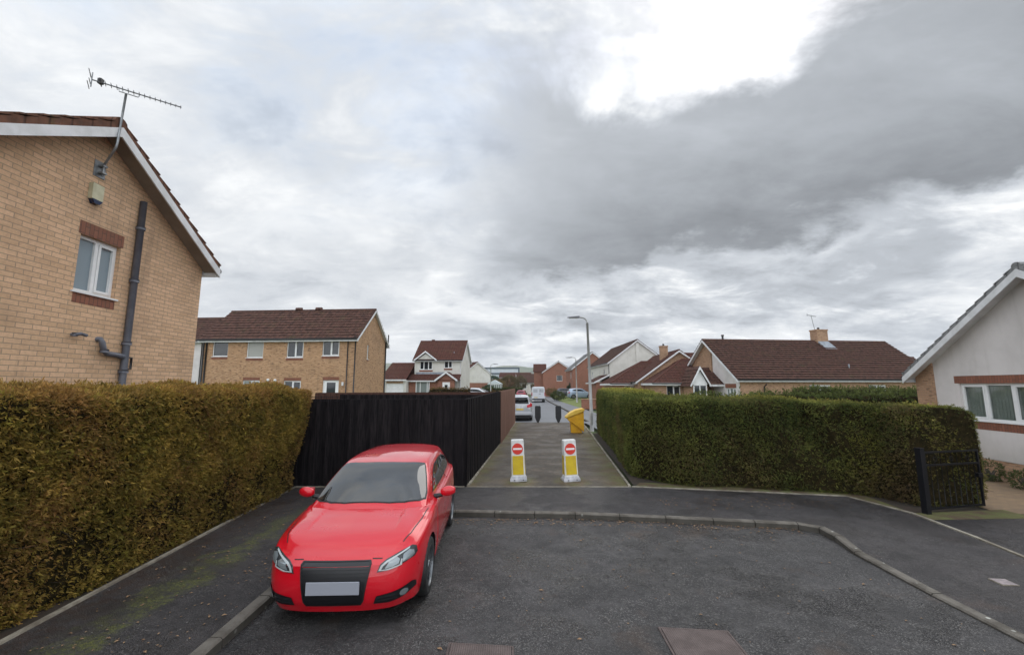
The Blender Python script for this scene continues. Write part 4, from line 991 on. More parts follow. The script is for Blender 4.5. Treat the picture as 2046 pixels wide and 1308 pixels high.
# ---- other houses of the street
def simple(name, label, loc, rot, L, D, eh, rh, wm, rm, front=None, left=None, right=None, openings={}, **kw):
    H_ = House(name, label, loc, rot, L, D, eh, rh)
    for sd in ('front', 'back', 'left', 'right'):
        H_.wall(sd, {'front': front, 'left': left, 'right': right}.get(sd) or wm, [o[:4] for o in openings.get(sd, [])])
        for o in openings.get(sd, []): H_.window(sd, *o[:4], *(o[4:5] or (2,)), **(o[5] if len(o) > 5 else {}))
    return H_
def gable_at(px_l, half, Y):  # helper: nothing but the left gable corner
    return (px_l, Y)
def ridge_away(name, label, corner, W, L, z0, eh, rh, wm, rm, rot=T, front_ops=(), left_ops=(), gable_base=None, **kw):
    """house whose gable faces the camera: local 'right' gable is turned to the front"""
    r_ = rot - math.pi / 2; u_ = uvdir(r_); v_ = Vector((-u_.y, u_.x))
    o_ = Vector(corner) - u_ * L
    H_ = House(name, label, (o_.x, o_.y, z0), r_, L, W, eh, rh)
    if gable_base:
        H_.wall('right', wm, poly=[(0, gable_base), (W, gable_base), (W, eh), (W / 2, rh), (0, eh)]); H_.wall('right', M_BRICKR, poly=[(0, -.6), (W, -.6), (W, gable_base), (0, gable_base)], name='brick_wall')
    else: H_.wall('right', wm, [o[:4] for o in front_ops])
    H_.wall('left', wm); H_.wall('front', wm, [o[:4] for o in left_ops]); H_.wall('back', wm)
    for o in front_ops: H_.window('right', *o[:4], o[4])
    for o in left_ops: H_.window('front', *o[:4], o[4])
    return H_
# H: rendered gable over red brick, left of the street
Hh = ridge_away('rendered_house', 'pale rendered gable house with a red brick ground floor, left of the far street lamp', (-10.6, 94), 6.4, 9, .9, 4.25, 6.75, M_RENDG, M_TILER, rot=R(27), left_ops=[(7.2, 2.9, .8, .9, 2)], gable_base=2.2)
Hh.roof(M_TILER, ove=.3, ovv=.2); Hh.pipe([(9.06, .9, 4), (9.06, .9, 2.3)], .05)
def conservatory(label, x, y, z0, w_, d_, h_, rot=T):
    c = empty('conservatory', (x, y, z0), rot); tag(c, label, 'conservatory')
    mb = MB()
    for i in range(7): mb.box((i * w_ / 6 - .04, -.04, 0), (i * w_ / 6 + .04, .04, h_))
    for j in range(1, 4): mb.box((w_ - .04, j * d_ / 3 - .04, 0), (w_ + .04, j * d_ / 3 + .04, h_)); mb.box((-.04, j * d_ / 3 - .04, 0), (.04, j * d_ / 3 + .04, h_))
    mb.box((-.05, -.05, h_), (w_ + .05, .05, h_ + .14)); mb.box((-.05, -.05, 0), (w_ + .05, .05, .5)); mb.box((w_ - .05, .05, 0), (w_ + .05, d_, .5)); mb.box((w_ - .05, .05, h_), (w_ + .05, d_, h_ + .14)); mb.build('frame', M_UPVC, c, uv=False)
    mb = MB(); mb.box((0, -.01, .5), (w_, .01, h_)); mb.box((w_ - .01, 0, .5), (w_ + .01, d_, h_)); mb.box((-.01, 0, .5), (.01, d_, h_)); mb.build('glazing', M_GLASSB, c, uv=False)
    mb = MB(); mb.prism([(-.15, -.15, h_ + .142), (w_ + .15, -.15, h_ + .142), (w_ + .15, -.15, h_ + .17), (w_ * .5, -.15 + .0, h_ + 1.0), (-.15, -.15, h_ + .17)], (0, d_ + .3, 0)); mb.build('roof', mat('polycarbonate_roof_' + str(int(x)), (.55, .60, .62), .3)[0], c, uv=False, recalc=True)
    return c
conservatory('white conservatory at the foot of the far rendered gable house, by the street lamp', -5.2, 93, .6, 2.8, 3, 2.1)
conservatory('pale blue-roofed conservatory between the buff terrace and the garage', -17.2, 56, .8, 2.4, 3, 2.0)

# K, L: red brick gables on the far right side of the street
K = ridge_away('brick_house', 'red brick house with a small square gable window, at the far end of the street', (6.75, 94), 6.9, 9, .55, 4.9, 7.2, M_BRICKR, M_TILER, front_ops=[(3.0, 2.95, 1.25, 1.2, 1)])
K.roof(M_TILER, ove=.2, ovv=.2)
mb = MB(); slope(mb, (6.8, -2.2, 5.0), (6.8, .8, 5.0), (4, .8, 6.9), (4, -2.2, 6.9)); slope(mb, (1.2, -2.2, 5.0), (1.2, .8, 5.0), (4, .8, 6.9), (4, -2.2, 6.9)); mb.build('wing_roof', M_TILER, K.root, recalc=True)
mb = MB(); mb.prism([(1.5, -2.0, -.5), (6.5, -2.0, -.5), (6.5, -2.0, 5.0), (4, -2.0, 6.7), (1.5, -2.0, 5.0)], (0, 1.99, 0)); mb.build('side_wing', M_BRICKR, K.root, recalc=True)
Lh = ridge_away('brick_house', 'taller red brick gable house behind the near street lamp, with dark slate-like roof', (10.55, 74.5), 7.0, 9, .5, 5.0, 7.75, M_BRICKR, M_TILER, rot=0.0, left_ops=[(6, 3.3, 1, 1, 2)])
Lh.roof(M_TILEG, ove=.25, ovv=.2)
mb = MB(); mb.box((9.01, 3.9, -.5), (9.9, 6.9, 2.3)); mb.build('porch_wall', M_BRICKR, Lh.root)
mb = MB(); slope(mb, (10.1, 3.7, 2.3), (10.1, 7.1, 2.3), (9.01, 7.1, 3.0), (9.01, 3.7, 3.0)); mb.build('porch_roof', M_TILER, Lh.root, recalc=True)
# F: white gable
F_ = ridge_away('rendered_house', 'tall grey-cream rendered gable house with a raised central band, right of the street lamp', (12.3, 54), 7.2, 14, .45, 5.05, 7.75, M_RENDG, M_TILE, rot=0.0, left_ops=[(10.4, 3.1, .9, 1, 2), (2.0, 3.1, .9, 1, 2)])
F_.roof(M_TILE, ove=.3, ovv=.2)
mb = MB(); mb.box((14.004, 3.4, -.5), (14.12, 3.8, 7.4)); mb.build('render_band', M_RENDG, F_.root)
F_.pipe([(13.9, -.3, 4.9), (13.9, -.07, 4.7), (13.9, -.06, 3.5)])
mb = MB(); slope(mb, (14.0, -2.0, 2.45), (8.0, -2.0, 2.45), (8.0, -.01, 3.45), (14.0, -.01, 3.45)); mb.build('lean_to_roof', M_TILER, F_.root, recalc=True)
mb = MB(); mb.box((8.2, -1.7, -.5), (13.8, -.01, 2.45)); mb.build('brick_front', M_BRICKR, F_.root)
mb = MB(); mb.box((8.0, -2.03, 2.28), (14.0, -2.002, 2.46)); mb.prism([(14.01, -2.0, 2.5), (14.01, 0, 3.5), (14.01, 0, 3.3), (14.01, -2.0, 2.3)], (.03, 0, 0)); mb.build('fascia', M_UPVCS, F_.root, uv=False, recalc=True)

# M: bungalows with hipped roofs
def hip_house(name, label, loc, rot, L, D, eh, rh, wm, rm, hipl=None, hipr=None, ops=(), ov=.35):
    H_ = House(name, label, loc, rot, L, D, eh, rh)
    H_.wall('front', wm, [o[:4] for o in ops]); H_.wall('back', wm)
    for sd, hp in (('left', hipl), ('right', hipr)):
        H_.wall(sd, wm, poly=[(0, -.6), (D, -.6), (D, eh), (0, eh)] if hp else None)
    for o in ops: H_.window('front', *o[:4], o[4], M_GLASS)
    sl = (rh - eh) / (D / 2); ze = eh - ov * sl + .08; x0 = -ov; x1 = L + ov; rx0 = (D / 2 if hipl else -ov + .0); rx1 = (L - D / 2 if hipr else L + ov)
    mb = MB(); zr = rh + .08
    slope(mb, (x0, -ov, ze), (x1, -ov, ze), (rx1, D / 2, zr), (rx0, D / 2, zr)); slope(mb, (x0, D + ov, ze), (x1, D + ov, ze), (rx1, D / 2, zr), (rx0, D / 2, zr))
    if hipl: slope(mb, (x0, -ov, ze), (x0, D + ov, ze), (rx0, D / 2, zr), (rx0, D / 2, zr))
    if hipr: slope(mb, (x1, -ov, ze), (x1, D + ov, ze), (rx1, D / 2, zr), (rx1, D / 2, zr))
    o = mb.build('roof', rm, H_.root, recalc=True)
    rt = MB(); rt.tube([(rx0, D / 2, zr + .01), (rx1, D / 2, zr + .01)], .1, 8)
    if hipl: rt.tube([(x0, -ov, ze + .02), (rx0, D / 2, zr)], .08, 8); rt.tube([(x0, D + ov, ze + .02), (rx0, D / 2, zr)], .08, 8)
    if hipr: rt.tube([(x1, -ov, ze + .02), (rx1, D / 2, zr)], .08, 8); rt.tube([(x1, D + ov, ze + .02), (rx1, D / 2, zr)], .08, 8)
    rt.build('ridge_tiles', rm, o, uv=False)
    fm = MB(); fm.box((x0, -ov - .025, ze - .2), (x1, -ov - .001, ze + .0)); fm.box((x0 - .025, -ov, ze - .2), (x0 - .001, D + ov, ze + .0)); fm.box((x1 + .001, -ov, ze - .2), (x1 + .025, D + ov, ze)); fm.box((x0, -ov, ze - .2), (x1, D + ov, ze - .18)); fm.build('fascia', M_UPVCS, H_.root, uv=False)
    gm = MB(); gm.tube([(x0, -ov - .08, ze - .02), (x1, -ov - .08, ze - .02)], .055, 8); gm.build('gutter', M_BLACKP, H_.root, uv=False)
    return H_
M1 = hip_house('bungalow', 'furthest brown-roofed bungalow with a hipped end, in front of the tall rendered gable', (10.6, 45.2, .35), T, 9, 7.6, 2.5, 4.75, M_BRICKD, M_TILER, hipl=True, ops=[(1.2, .9, 1.2, 1.2, 2), (4.4, .9, 1.5, 1.2, 3)])
M2 = ridge_away('bungalow', 'brown-roofed bungalow with buff brick chimney, between the tall rendered gable and the white-triangle porch', (12.6, 43.0), 8.2, 10, .45, 2.55, 5.5, M_BRICKD, M_TILER); M2r = M2.roof(M_TILER, ove=.3, ovv=.25)
M2.chimney(8.3, 3.1, 4.0, 6.15, .5, .75, M_BRICKD, M2r)
M3 = hip_house('bungalow', 'nearer hipped brown-roofed bungalow joined to a porch with a white triangular gable', (12.9, 38.8, .4), T, 5.4, 7.0, 2.45, 4.55, M_BRICKD, M_TILER, hipl=True, ops=[(1.0, .8, 1.2, 1.3, 2), (3.2, .7, .9, 1.5, 1)])
M4 = hip_house('bungalow', 'brown roof rising behind the porch beside the long bungalow, its walls hidden', (17.2, 46, .4), R(9), 7, 7, 2.6, 5.75, M_BRICKD, M_TILER, hipl=True)
po = empty('porch', (15.35, 36.2, .4), R(-2)); tag(po, 'small brown-roofed porch with a white boarded triangle, left of the long bungalow', 'porch')
mb = MB(); mb.prism([(-.2, 0, 2.2), (1.1, 0, 2.2), (.45, 0, 3.5)], (0, .06, 0)); mb.build('gable_board', M_UPVC, po, uv=False, recalc=True)
mb = MB(); mb.box((-.1, 0, .0), (1.0, .06, .9)); mb.build('lower_panel', M_UPVC, po, uv=False, recalc=True)
mb = MB(); mb.box((-.2, .1, -.4), (-.1, 2, 2.2)); mb.box((1.0, .1, -.4), (1.1, 2, 2.2)); mb.build('wall', M_BRICKD, po)
mb = MB(); 
for x in (-.1, .4, .93): mb.box((x, -.02, .9), (x + .08, .06, 2.2))
mb.box((-.1, -.02, 2.1), (1.0, .06, 2.2)); o = mb.build('window', M_UPVC, po, uv=False)
mb = MB(); mb.box((-.08, .02, .9), (.98, .04, 2.15)); mb.build('pane', M_GLASS, o, uv=False)
mb = MB(); slope(mb, (-.45, -.2, 2.05), (-.45, 2.6, 2.05), (.45, 2.6, 3.72), (.45, -.2, 3.72)); slope(mb, (1.35, -.2, 2.05), (1.35, 2.6, 2.05), (.45, 2.6, 3.72), (.45, -.2, 3.72)); slope(mb, (1.2, -.1, 2.2), (3.4, -.1, 2.2), (3.4, 2.0, 3.7), (.6, 2.0, 3.7)); mb.build('roof', M_TILE, po, recalc=True)
mb = MB()
for x0 in (-.45, 1.35): mb.prism([(x0, -.22, 2.06), (.45, -.22, 3.73), (.45, -.22, 3.45), (x0 + (.1 if x0 < 0 else -.1), -.22, 2.0)], (0, -.03, 0))
mb.box((1.2, -.13, 2.02), (3.4, -.105, 2.2)); mb.build('bargeboard', M_UPVCS, po, uv=False, recalc=True)

# D: long brown-roofed bungalow
rD = R(6.5)
D_ = House('bungalow', 'long bungalow with a broad dark brown tiled roof, chimney and aerial, behind the right-hand hedge', (18.0, 34.0, .4), rD, 17.6, 8.6, 2.78, 6.12)
opD = [(6.0, 1.0, 1.9, 1.15), (11.3, 1.0, 1.6, 1.15)]
D_.wall('front', M_BRICKD, opD); D_.wall('right', M_BRICKD); D_.wall('back', M_BRICKD)
D_.wall('left', M_RENDW, [(.55, .75, 1.25, 1.15)], poly=[(0, -.6), (3.7, -.6), (3.7, 2.78 + 3.7 / 4.3 * 3.34), (0, 2.78)])
D_.wall('left', M_BRICKD, poly=[(3.7, -.6), (8.6, -.6), (8.6, 2.78), (4.3, 6.12), (3.7, 2.78 + 3.7 / 4.3 * 3.34)], d=.004, name='brick_wall')
mb = MB(); mb.box((-.12, 3.55, -.5), (-.006, 3.85, 5.4)); mb.build('brick_pier', M_BRICKD, D_.root)
D_.window('left', .55, .75, 1.25, 1.15, 3, M_GLASSB, head=(.35, .1)); D_.window('front', *opD[0], 2, M_GLASS); D_.window('front', *opD[1], 2, M_GLASS)
rd = D_.roof(M_TILE, ove=.35, ovv=.4, barge=.20, tilet=.09)
D_.chimney(11.2, 4.3, 5.4, 7.25, 1.1, .8, M_BRICKD, rd)
mb = MB(); mb.hexa([(10.8, 3.2, 5.35), (11.9, 3.2, 5.35), (11.7, 3.95, 5.95), (10.7, 3.95, 5.95)], [(10.8, 3.2, 5.43), (11.9, 3.2, 5.43), (11.7, 3.95, 6.2), (10.7, 3.95, 6.2)]); mb.build('flashing', M_LEAD, rd, uv=False, recalc=True)
mb = MB(); mb.tube([(1.6, 4.3, 6.15), (1.6, 4.3, 6.66)], .09, 8); mb.tube([(1.6, 4.3, 6.55), (1.6, 4.3, 6.66)], .13, 8); mb.build('vent_pipe', M_BLACKP, rd, uv=False)
mb = MB(); mb.tube([(10.6, .9, 3.2), (10.6, .9, 3.9)], .06, 8); mb.box((10.35, .55, 3.12), (11.1, .95, 3.30)); mb.build('flue', M_LEAD, rd, uv=False)
D_.pipe([(2.0, -.4, 2.2), (2.0, -.1, 2.0), (2.0, -.06, 0)], .05)
uD = uvdir(rD); vD = Vector((-uD.y, uD.x)); ac = Vector((18.0, 34.0)) + uD * 10.85 + vD * 4.3
an2 = empty('tv_aerial', (ac.x, ac.y, 7.6), rD); tag(an2, 'small television aerial on the chimney of the long brown-roofed bungalow', 'aerial')
mb = MB(); mb.tube([(0, 0, 0), (-.25, 0, 1.35)], .022, 6); mb.build('mast', M_METAL, an2, uv=False)
mb = MB(); mb.tube([(-.65, 0, 1.45), (.25, 0, 1.3)], .018, 5)
for i in range(7): mb.tube([(-.6 + i * .13, -.15, 1.44 - i * .02), (-.6 + i * .13, .15, 1.44 - i * .02)], .01, 4)
mb.tube([(-.65, 0, 1.35), (-.65, 0, 1.6)], .02, 5); mb.build('boom', M_METAL, an2, uv=False)
N_ = hip_house('bungalow', 'distant brown roof peeping between the long bungalow and the near white gable', (48.5, 56, .4), R(6), 9, 8, 2.6, 6.0, M_BRICKD, M_TILE, hipl=True)

# E: near right white gable
rE = math.atan2(1, .12) - math.pi / 2     # wall direction (0.12, 1)
LE, DE = 9.0, 7.6
vE = Vector((.12, 1)).normalized(); uE = Vector((vE.y, -vE.x)); near = Vector((11.36 + .12 * 6.25, 6.25))
E_ = House('bungalow', 'near white roughcast bungalow gable at the right edge, with grey concrete roof tiles', (near.x, near.y, .18), math.atan2(uE.y, uE.x), LE, DE, 2.62, 5.08)
def ea(Y): return (Y - 6.25) * 1.0072
wE = (4.05, 1.38, 2.12, 1.0)
E_.wall('left', M_RENDW, [wE], poly=[(0, .38), (6.95, .38), (6.95, 2.62 + .65 / 3.8 * 2.46), (3.8, 5.08), (0, 2.62)])
E_.wall('left', M_BRICKD, poly=[(0, -.4), (6.95, -.4), (6.95, .378), (0, .378)], d=.012, name='base_course')
mb = MB(); mb.prism([(-.05, 6.952, -.4), (-.05, 7.6, -.4), (-.05, 7.6, 2.58), (-.05, 6.952, 3.0)], (.6, 0, 0)); mb.build('brick_corner', M_BRICKD, E_.root, recalc=True)
E_.wall('front', M_RENDW); E_.wall('back', M_RENDW); E_.wall('right', M_RENDW)
E_.window('left', *wE, 3, M_THIN, inset=.07, head=(.21, .12), apron=(.20, .35), curtain=M_BLIND)
E_.roof(M_TILEG, ove=.12, ovv=.33, barge=.19, tilet=.045, lift=.05)

# ---- industrial sheds and distant roofs
wh = empty('warehouse', (-22, 245, .4), 0); tag(wh, 'long pale grey warehouse with dark roof edges on the skyline, left of the street', 'warehouse')
mb = MB(); mb.box((0, 0, -.5), (25.5, 30, 11.6)); mb.build('wall', varied('pale_cladding', (.46, .50, .54), (.52, .55, .58), .5, .6), wh, uv=False)
mb = MB(); mb.box((-.3, -.3, 11.601), (25.8, 30.3, 12.4)); mb.box((25.51, -.35, 5), (26.3, -.05, 12.4)); mb.box((0, -.35, 8.4), (26.3, -.01, 9.3)); mb.build('dark_trim', mat('dark_cladding_trim', (.07, .09, .11), .6)[0], wh, uv=False)
sh = empty('warehouse', (4.4, 215, .4), 0); tag(sh, 'low white-roofed shed sloping down to the right, below the far hills', 'warehouse')
mb = MB(); mb.prism([(0, 0, -.4), (13.5, 0, -.4), (13.5, 0, 4.9), (0, 0, 8.5)], (0, 30, 0)); mb.build('wall', varied('white_cladding', (.62, .64, .64), (.55, .57, .57), .5, .6), sh, uv=False, recalc=True)
J = simple('bungalow', 'far brown-roofed bungalow with pale walls closing the end of the street', (1.6, 118, .8), R(4), 8.5, 8, 2.6, 4.9, M_REND, M_TILE, openings={'front': [(1.2, .9, 1.2, 1.2, 2), (3.4, .9, 1.6, 1.2, 3), (6.0, .9, 1.2, 1.2, 2)]}); J.roof(M_TILE, ove=.3, ovv=.2)
J2 = simple('brick_house', 'far reddish-brown roof behind the shrubs, below the warehouse', (-4.4, 150, .8), R(-2), 11, 9, 4.6, 6.2, M_BRICKR, M_TILE); J2.roof(M_TILER, ove=.3, ovv=.2)

# low brick garden wall at the end of the far pavement
gw = empty('garden_wall', (7.05, 43.9, .14), T); tag(gw, 'low red and buff brick garden wall beside the far pavement, left of the near street lamp', 'wall')
mb = MB(); mb.box((0, 0, 0), (6.5, .22, .95)); mb.build('brickwork', M_BRICKR, gw)
mb = MB(); mb.box((-.04, -.04, .951), (6.54, .26, 1.03)); mb.build('coping', M_BRICKD, gw)

# ================================================================== TREES, BUSHES
def bush(name, label, x, y, z0, rx, ry, h_, dens, size, colf, cat='bush', trunk=0.0, group=None):
    root = empty(name, (x, y, z0)); tag(root, label, cat, group)
    n = int(dens * 4 * rx * h_ * 2); d_ = rng.normal(0, 1, (n, 3)); d_ /= np.linalg.norm(d_, axis=1)[:, None]
    rad = .55 + .45 * rng.random(n) ** .5; lum_ = np.array([lumpy(a * 3 + x, b * 3 + y, c * 3) for a, b, c in d_]); rad *= 1 + .22 * lum_
    pts = d_ * rad[:, None] * np.array([rx, ry, h_ / 2]) + np.array([0, 0, h_ / 2 + trunk])
    cl = colf(pts + np.array([x, y, 0]), d_, h_)
    V, Cc = sprig_mesh(pts, d_, size * (.7 + .6 * rng.random(n)), cl); mesh_quads('foliage' if not trunk else 'crown', V, Cc, M_LEAF, root)
    tm = MB(); tm.tube([(0, 0, 0), (.03, .02, trunk + h_ * .35), (.0, .05, trunk + h_ * .6)], [.05 + .04 * h_ * .3, .05, .02], 6)
    for i in range(5):
        a = i * 1.3; tm.tube([(0, 0, trunk + h_ * .15), (math.cos(a) * rx * .5, math.sin(a) * ry * .5, trunk + h_ * .55)], [.035, .012], 5)
    tm.build('trunk' if trunk else 'stems', M_BARK, root, uv=False)
    return root
def cg(a, b):
    return lambda wp, n, h_: mixc(a, b, rng.random(len(wp)) * .7 + nz(wp, 1.2) * .4)
CG_D = cg((.03, .06, .03), (.06, .11, .05)); CG_G = cg((.06, .08, .028), (.12, .14, .045)); CG_B = cg((.14, .10, .04), (.25, .18, .075)); CG_O = cg((.12, .10, .055), (.20, .16, .085))
bush('round_bush', 'tall dark green rounded bush between the red brick gables, behind the pale blue car', 11.3, 78, .5, 1.35, 1.2, 2.6, 60, .25, CG_D)
bush('shrub', 'low dark green shrub on the verge beside the dark car', 7.0, 66, .32, 1.1, .9, 1.35, 90, .18, CG_G)
bush('shrub', 'small brown shrub at the foot of the far brick gable', 8.0, 88, .5, 1.2, .8, 1.5, 50, .22, CG_B)
bush('tree', 'brown-green garden tree left of the pale bungalow, below the warehouse', -.6, 108, .8, 2.6, 2.0, 3.6, 34, .32, CG_O, 'tree', trunk=.6)
bush('tree', 'golden-brown bare-twigged tree next to the far conservatory', -3.6, 98, .8, 2.0, 1.6, 2.6, 36, .28, CG_B, 'tree', trunk=.5)
bush('tree', 'grey-brown twiggy tree rising against the reddish far roof', 2.2, 112, .8, 1.6, 1.5, 3.4, 30, .3, CG_O, 'tree', trunk=.8)
bush('shrub', 'dark evergreen shrub at the left end of the far garden hedge', -4.9, 90, .7, 1.3, 1.0, 1.9, 50, .25, CG_D)
bush('shrub', 'small tan shrub beside the white windows of the far bungalow', 5.6, 104, .8, 1.0, 1.0, 2.2, 40, .25, CG_B)
bush('tree', 'dark conifers on the skyline between the rendered gable and the warehouse', -9, 190, 1, 5, 3, 5.0, 14, .6, CG_D, 'tree', trunk=.6)
bush('shrub', 'dark shrub under the blue-roofed conservatory', -17.4, 54, .8, 1.5, .8, 1.5, 60, .2, CG_D)
hedge('garden_hedge', 'low dark hedge crossing the far end of the street in front of the shrubs', [(-6, 86), (2.2, 86)], 1.0, 1.35, .75, 50, .22, col_dark)
hedge('garden_hedge', 'orange-brown topped hedge in front of the house with the garage', [(-9.2, 47.5), (-4.5, 47.0)], 1.0, 1.52, .72, 90, .16, col_brownhedge)
hedge('garden_hedge', 'russet low hedge behind the brown fence, right of the white car', [(-2.5, 47.0), (-.2, 46.6)], .9, 1.22, .72, 90, .16, col_brownhedge)
# straggly plants at the foot of the white bungalow wall
for i, (px, py) in enumerate(((11.75, 8.3), (11.9, 9.3), (12.05, 10.4), (12.2, 11.3))):
    bush('small_plant', ['straggling green plant at the foot of the white bungalow wall, nearest the picture edge', 'small green plant at the white wall base under the window', 'low leafy plant by the white wall, third from the edge', 'dark plant against the white wall nearest the hedge'][i], px, py, .09, .28, .25, .42 + .08 * (i % 2), 260, .08, CG_G, 'plant', group='plants along the white wall')

# ================================================================== VEHICLES
RING = [(.00, .0), (.015, .34), (.08, .60), (.21, .735), (.43, .822), (.86, .870), (1.35, .872), (1.42, .878), (1.75, .88), (2.15, .88), (2.65, .88), (3.2, .88), (3.62, .87), (3.97, .80), (4.17, .60), (4.235, .32), (4.24, 0)]
Z5 = [.70, .70, .70, .742, .80, .865, .915, .918, .935, .95, .965, .985, .995, .995, .99, .985, .98]
TOP5 = [(.11, 0), (.125, .33), (.175, .575), (.29, .675), (.47, .755), (.86, .795), (1.35, .81), (1.42, .812), (1.75, .812), (2.15, .812), (2.65, .805), (3.2, .80), (3.62, .79), (3.93, .73), (4.10, .55), (4.16, .3), (4.17, 0)]
ROWS = [None,
 [(.27, .60, .765), (.25, .50, .775), (.235, .40, .78), (.225, .28, .785), (.22, .14, .788), (.22, 0, .79)],
 [(.46, .68, .838), (.45, .57, .845), (.445, .44, .85), (.44, .30, .855), (.44, .15, .86), (.44, 0, .862)],
 [(.84, .71, .895), (.82, .61, .908), (.81, .47, .916), (.80, .32, .922), (.8, .16, .926), (.8, 0, .928)],
 [(1.32, .775, .922), (1.27, .745, .928), (1.18, .69, .935), (1.09, .45, .945), (1.05, .22, .95), (1.04, 0, .952)],
 [(1.40, .778, .932), (1.36, .752, .948), (1.27, .705, .962), (1.155, .46, .975), (1.10, .22, .98), (1.08, 0, .982)],
 [(1.75, .780, .965), (1.75, .742, 1.065), (1.725, .685, 1.170), (1.635, .50, 1.205), (1.565, .25, 1.222), (1.545, 0, 1.225)],
 [(2.15, .785, .98), (2.15, .725, 1.15), (2.15, .640, 1.315), (2.10, .545, 1.358), (2.02, .26, 1.37), (2.0, 0, 1.375)],
 [(2.65, .785, .99), (2.65, .722, 1.18), (2.65, .640, 1.350), (2.65, .545, 1.398), (2.62, .25, 1.415), (2.6, 0, 1.42)],
 [(3.2, .775, 1.005), (3.2, .71, 1.18), (3.2, .628, 1.345), (3.2, .53, 1.395), (3.2, .28, 1.418), (3.2, 0, 1.424)],
 [(3.62, .765, 1.015), (3.62, .695, 1.16), (3.62, .605, 1.315), (3.66, .51, 1.368), (3.7, .27, 1.392), (3.72, 0, 1.398)],
 [(3.93, .69, 1.03), (3.93, .635, 1.10), (3.92, .57, 1.19), (3.93, .47, 1.225), (3.95, .24, 1.235), (3.96, 0, 1.24)],
 None]
def cabin_shift(V):
    # windscreen and front of the roof a little further forward
    k_ = np.clip((V[:, 2] - .86) / .05, 0, 1) * np.clip((3.0 - V[:, 0]) / 1.0, 0, 1) * np.clip((V[:, 0] - .88) / .22, 0, 1)
    V = V.copy(); V[:, 0] -= .10 * k_; V[:, 2] -= .012 * np.clip((V[:, 2] - .85) / .05, 0, 1) * np.clip((1.3 - V[:, 0]) / .4, 0, 1) * (np.abs(V[:, 1]) < .5); return V
def car(name, label, loc, rot, paint_m, L=4.24, W=1.765, H=1.42, sub=8, warp=None, details=True, rim_m=None, group=None, rear_plate=True, wheel_r=.318, cat='car', front_plate=True):
    M_CARGL = globals()['M_CARGL'] if details else M_FARGL
    root = empty(name, loc, rot); tag(root, label, cat, group)
    sx, sy, sz = L / 4.24, W / 1.765, H / 1.42
    # lower body rings
    lv = []
    for j in range(6):
        row = []
        for k_ in range(len(RING)):
            x, y = RING[k_]; tx, ty = TOP5[k_]; z5 = Z5[k_]
            front = k_ <= 3; rear = k_ >= 14
            if j == 5: row.append((tx, ty, z5))
            elif j == 4: row.append((x * .65 + tx * .35, y * .72 + ty * .28, z5 - .055))
            elif j == 3: row.append((x + (.025 if front else 0), y, .62 if not rear else .7))
            elif j == 2: row.append((x - (.005 if front else 0), y - .002, .46))
            elif j == 1: row.append((x + (.012 if front else (-.01 if rear else 0)), y - (.018 if 3 <= k_ <= 13 else 0), .31))
            else: row.append((x + (.07 if front else (-.07 if rear else 0)), y * .945, .185))
        lv.append(cr(row, sub))
    G = np.array(lv)                       # level x ring
    G = cr(G, sub)                         # dense in levels
    nlev, nr = G.shape[:2]
    # top surface
    ring5 = G[-1]
    rows = []
    k0 = 2 * sub; k1 = 14 * sub
    fr_ = ring5[:k0 + 1][::-1]; re_ = ring5[k1:]
    ts = np.linspace(0, 1, 7)
    def resamp(c, n):
        d_ = np.r_[0, np.cumsum(np.linalg.norm(np.diff(c, axis=0), axis=1))]; d_ /= d_[-1]; t = np.linspace(0, 1, n)
        return np.stack([np.interp(t, d_, c[:, i]) for i in range(3)], 1)
    for i, rw in enumerate(ROWS):
        if i == 0: rows.append(resamp(fr_, 7))
        elif i == len(ROWS) - 1: rows.append(resamp(re_, 7))
        else: rows.append(np.array([ring5[(i + 2) * sub]] + rw))
    Tt = cr(np.array(rows), sub)           # station x t
    Td = np.array([cr(np.concatenate([r_, [r_[-2] * [1, -1, 1]]]), sub)[:6 * sub + 1] for r_ in Tt])
    Td[:, 0] = ring5[k0:k1 + 1]; Td[0] = resamp(fr_, Td.shape[1]); Td[-1] = resamp(re_, Td.shape[1])
    V = []; F = []
    def addgrid(A_):
        o = len(V); a, b = A_.shape[:2]; V.extend(map(tuple, A_.reshape(-1, 3)))
        F.extend([(o + i * b + j, o + i * b + j + 1, o + (i + 1) * b + j + 1, o + (i + 1) * b + j) for i in range(a - 1) for j in range(b - 1)])
    addgrid(G); addgrid(Td); mir = np.array([1, -1, 1]); addgrid(G * mir); addgrid(Td * mir)
    V = np.array(V)
    V = cabin_shift(V)
    if warp: V = warp(V)
    V = V * np.array([sx, sy, sz])
    me = bpy.data.meshes.new('body'); me.from_pydata(V.tolist(), [], F)
    bm = bmesh.new(); bm.from_mesh(me); bmesh.ops.remove_doubles(bm, verts=bm.verts, dist=.0015); bmesh.ops.recalc_face_normals(bm, faces=bm.faces)
    bm.verts.ensure_lookup_table()
    if sum(f.normal.z for f in bm.faces if f.calc_center_median().z > 1.2 * sz) < 0: bmesh.ops.reverse_faces(bm, faces=bm.faces)
    bvh = BVHTree.FromBMesh(bm)
    wr = wheel_r; wx = (.86 * sx, 3.44 * sx); ar_ = wr + .045
    dele = [f for f in bm.faces if abs(f.calc_center_median().y) > .55 * sy and any((f.calc_center_median().x - q) ** 2 + (f.calc_center_median().z - wr) ** 2 < ar_ ** 2 for q in wx)]
    bmesh.ops.delete(bm, geom=dele, context='FACES')
    for v in bm.verts:
        if v.is_boundary and abs(v.co.y) > .5 * sy:
            for q in wx:
                dx_, dz_ = v.co.x - q, v.co.z - wr; dd = math.hypot(dx_, dz_)
                if abs(dd - ar_) < .09 and v.co.z > .19 * sz: v.co.x = q + dx_ / dd * ar_; v.co.z = wr + dz_ / dd * ar_
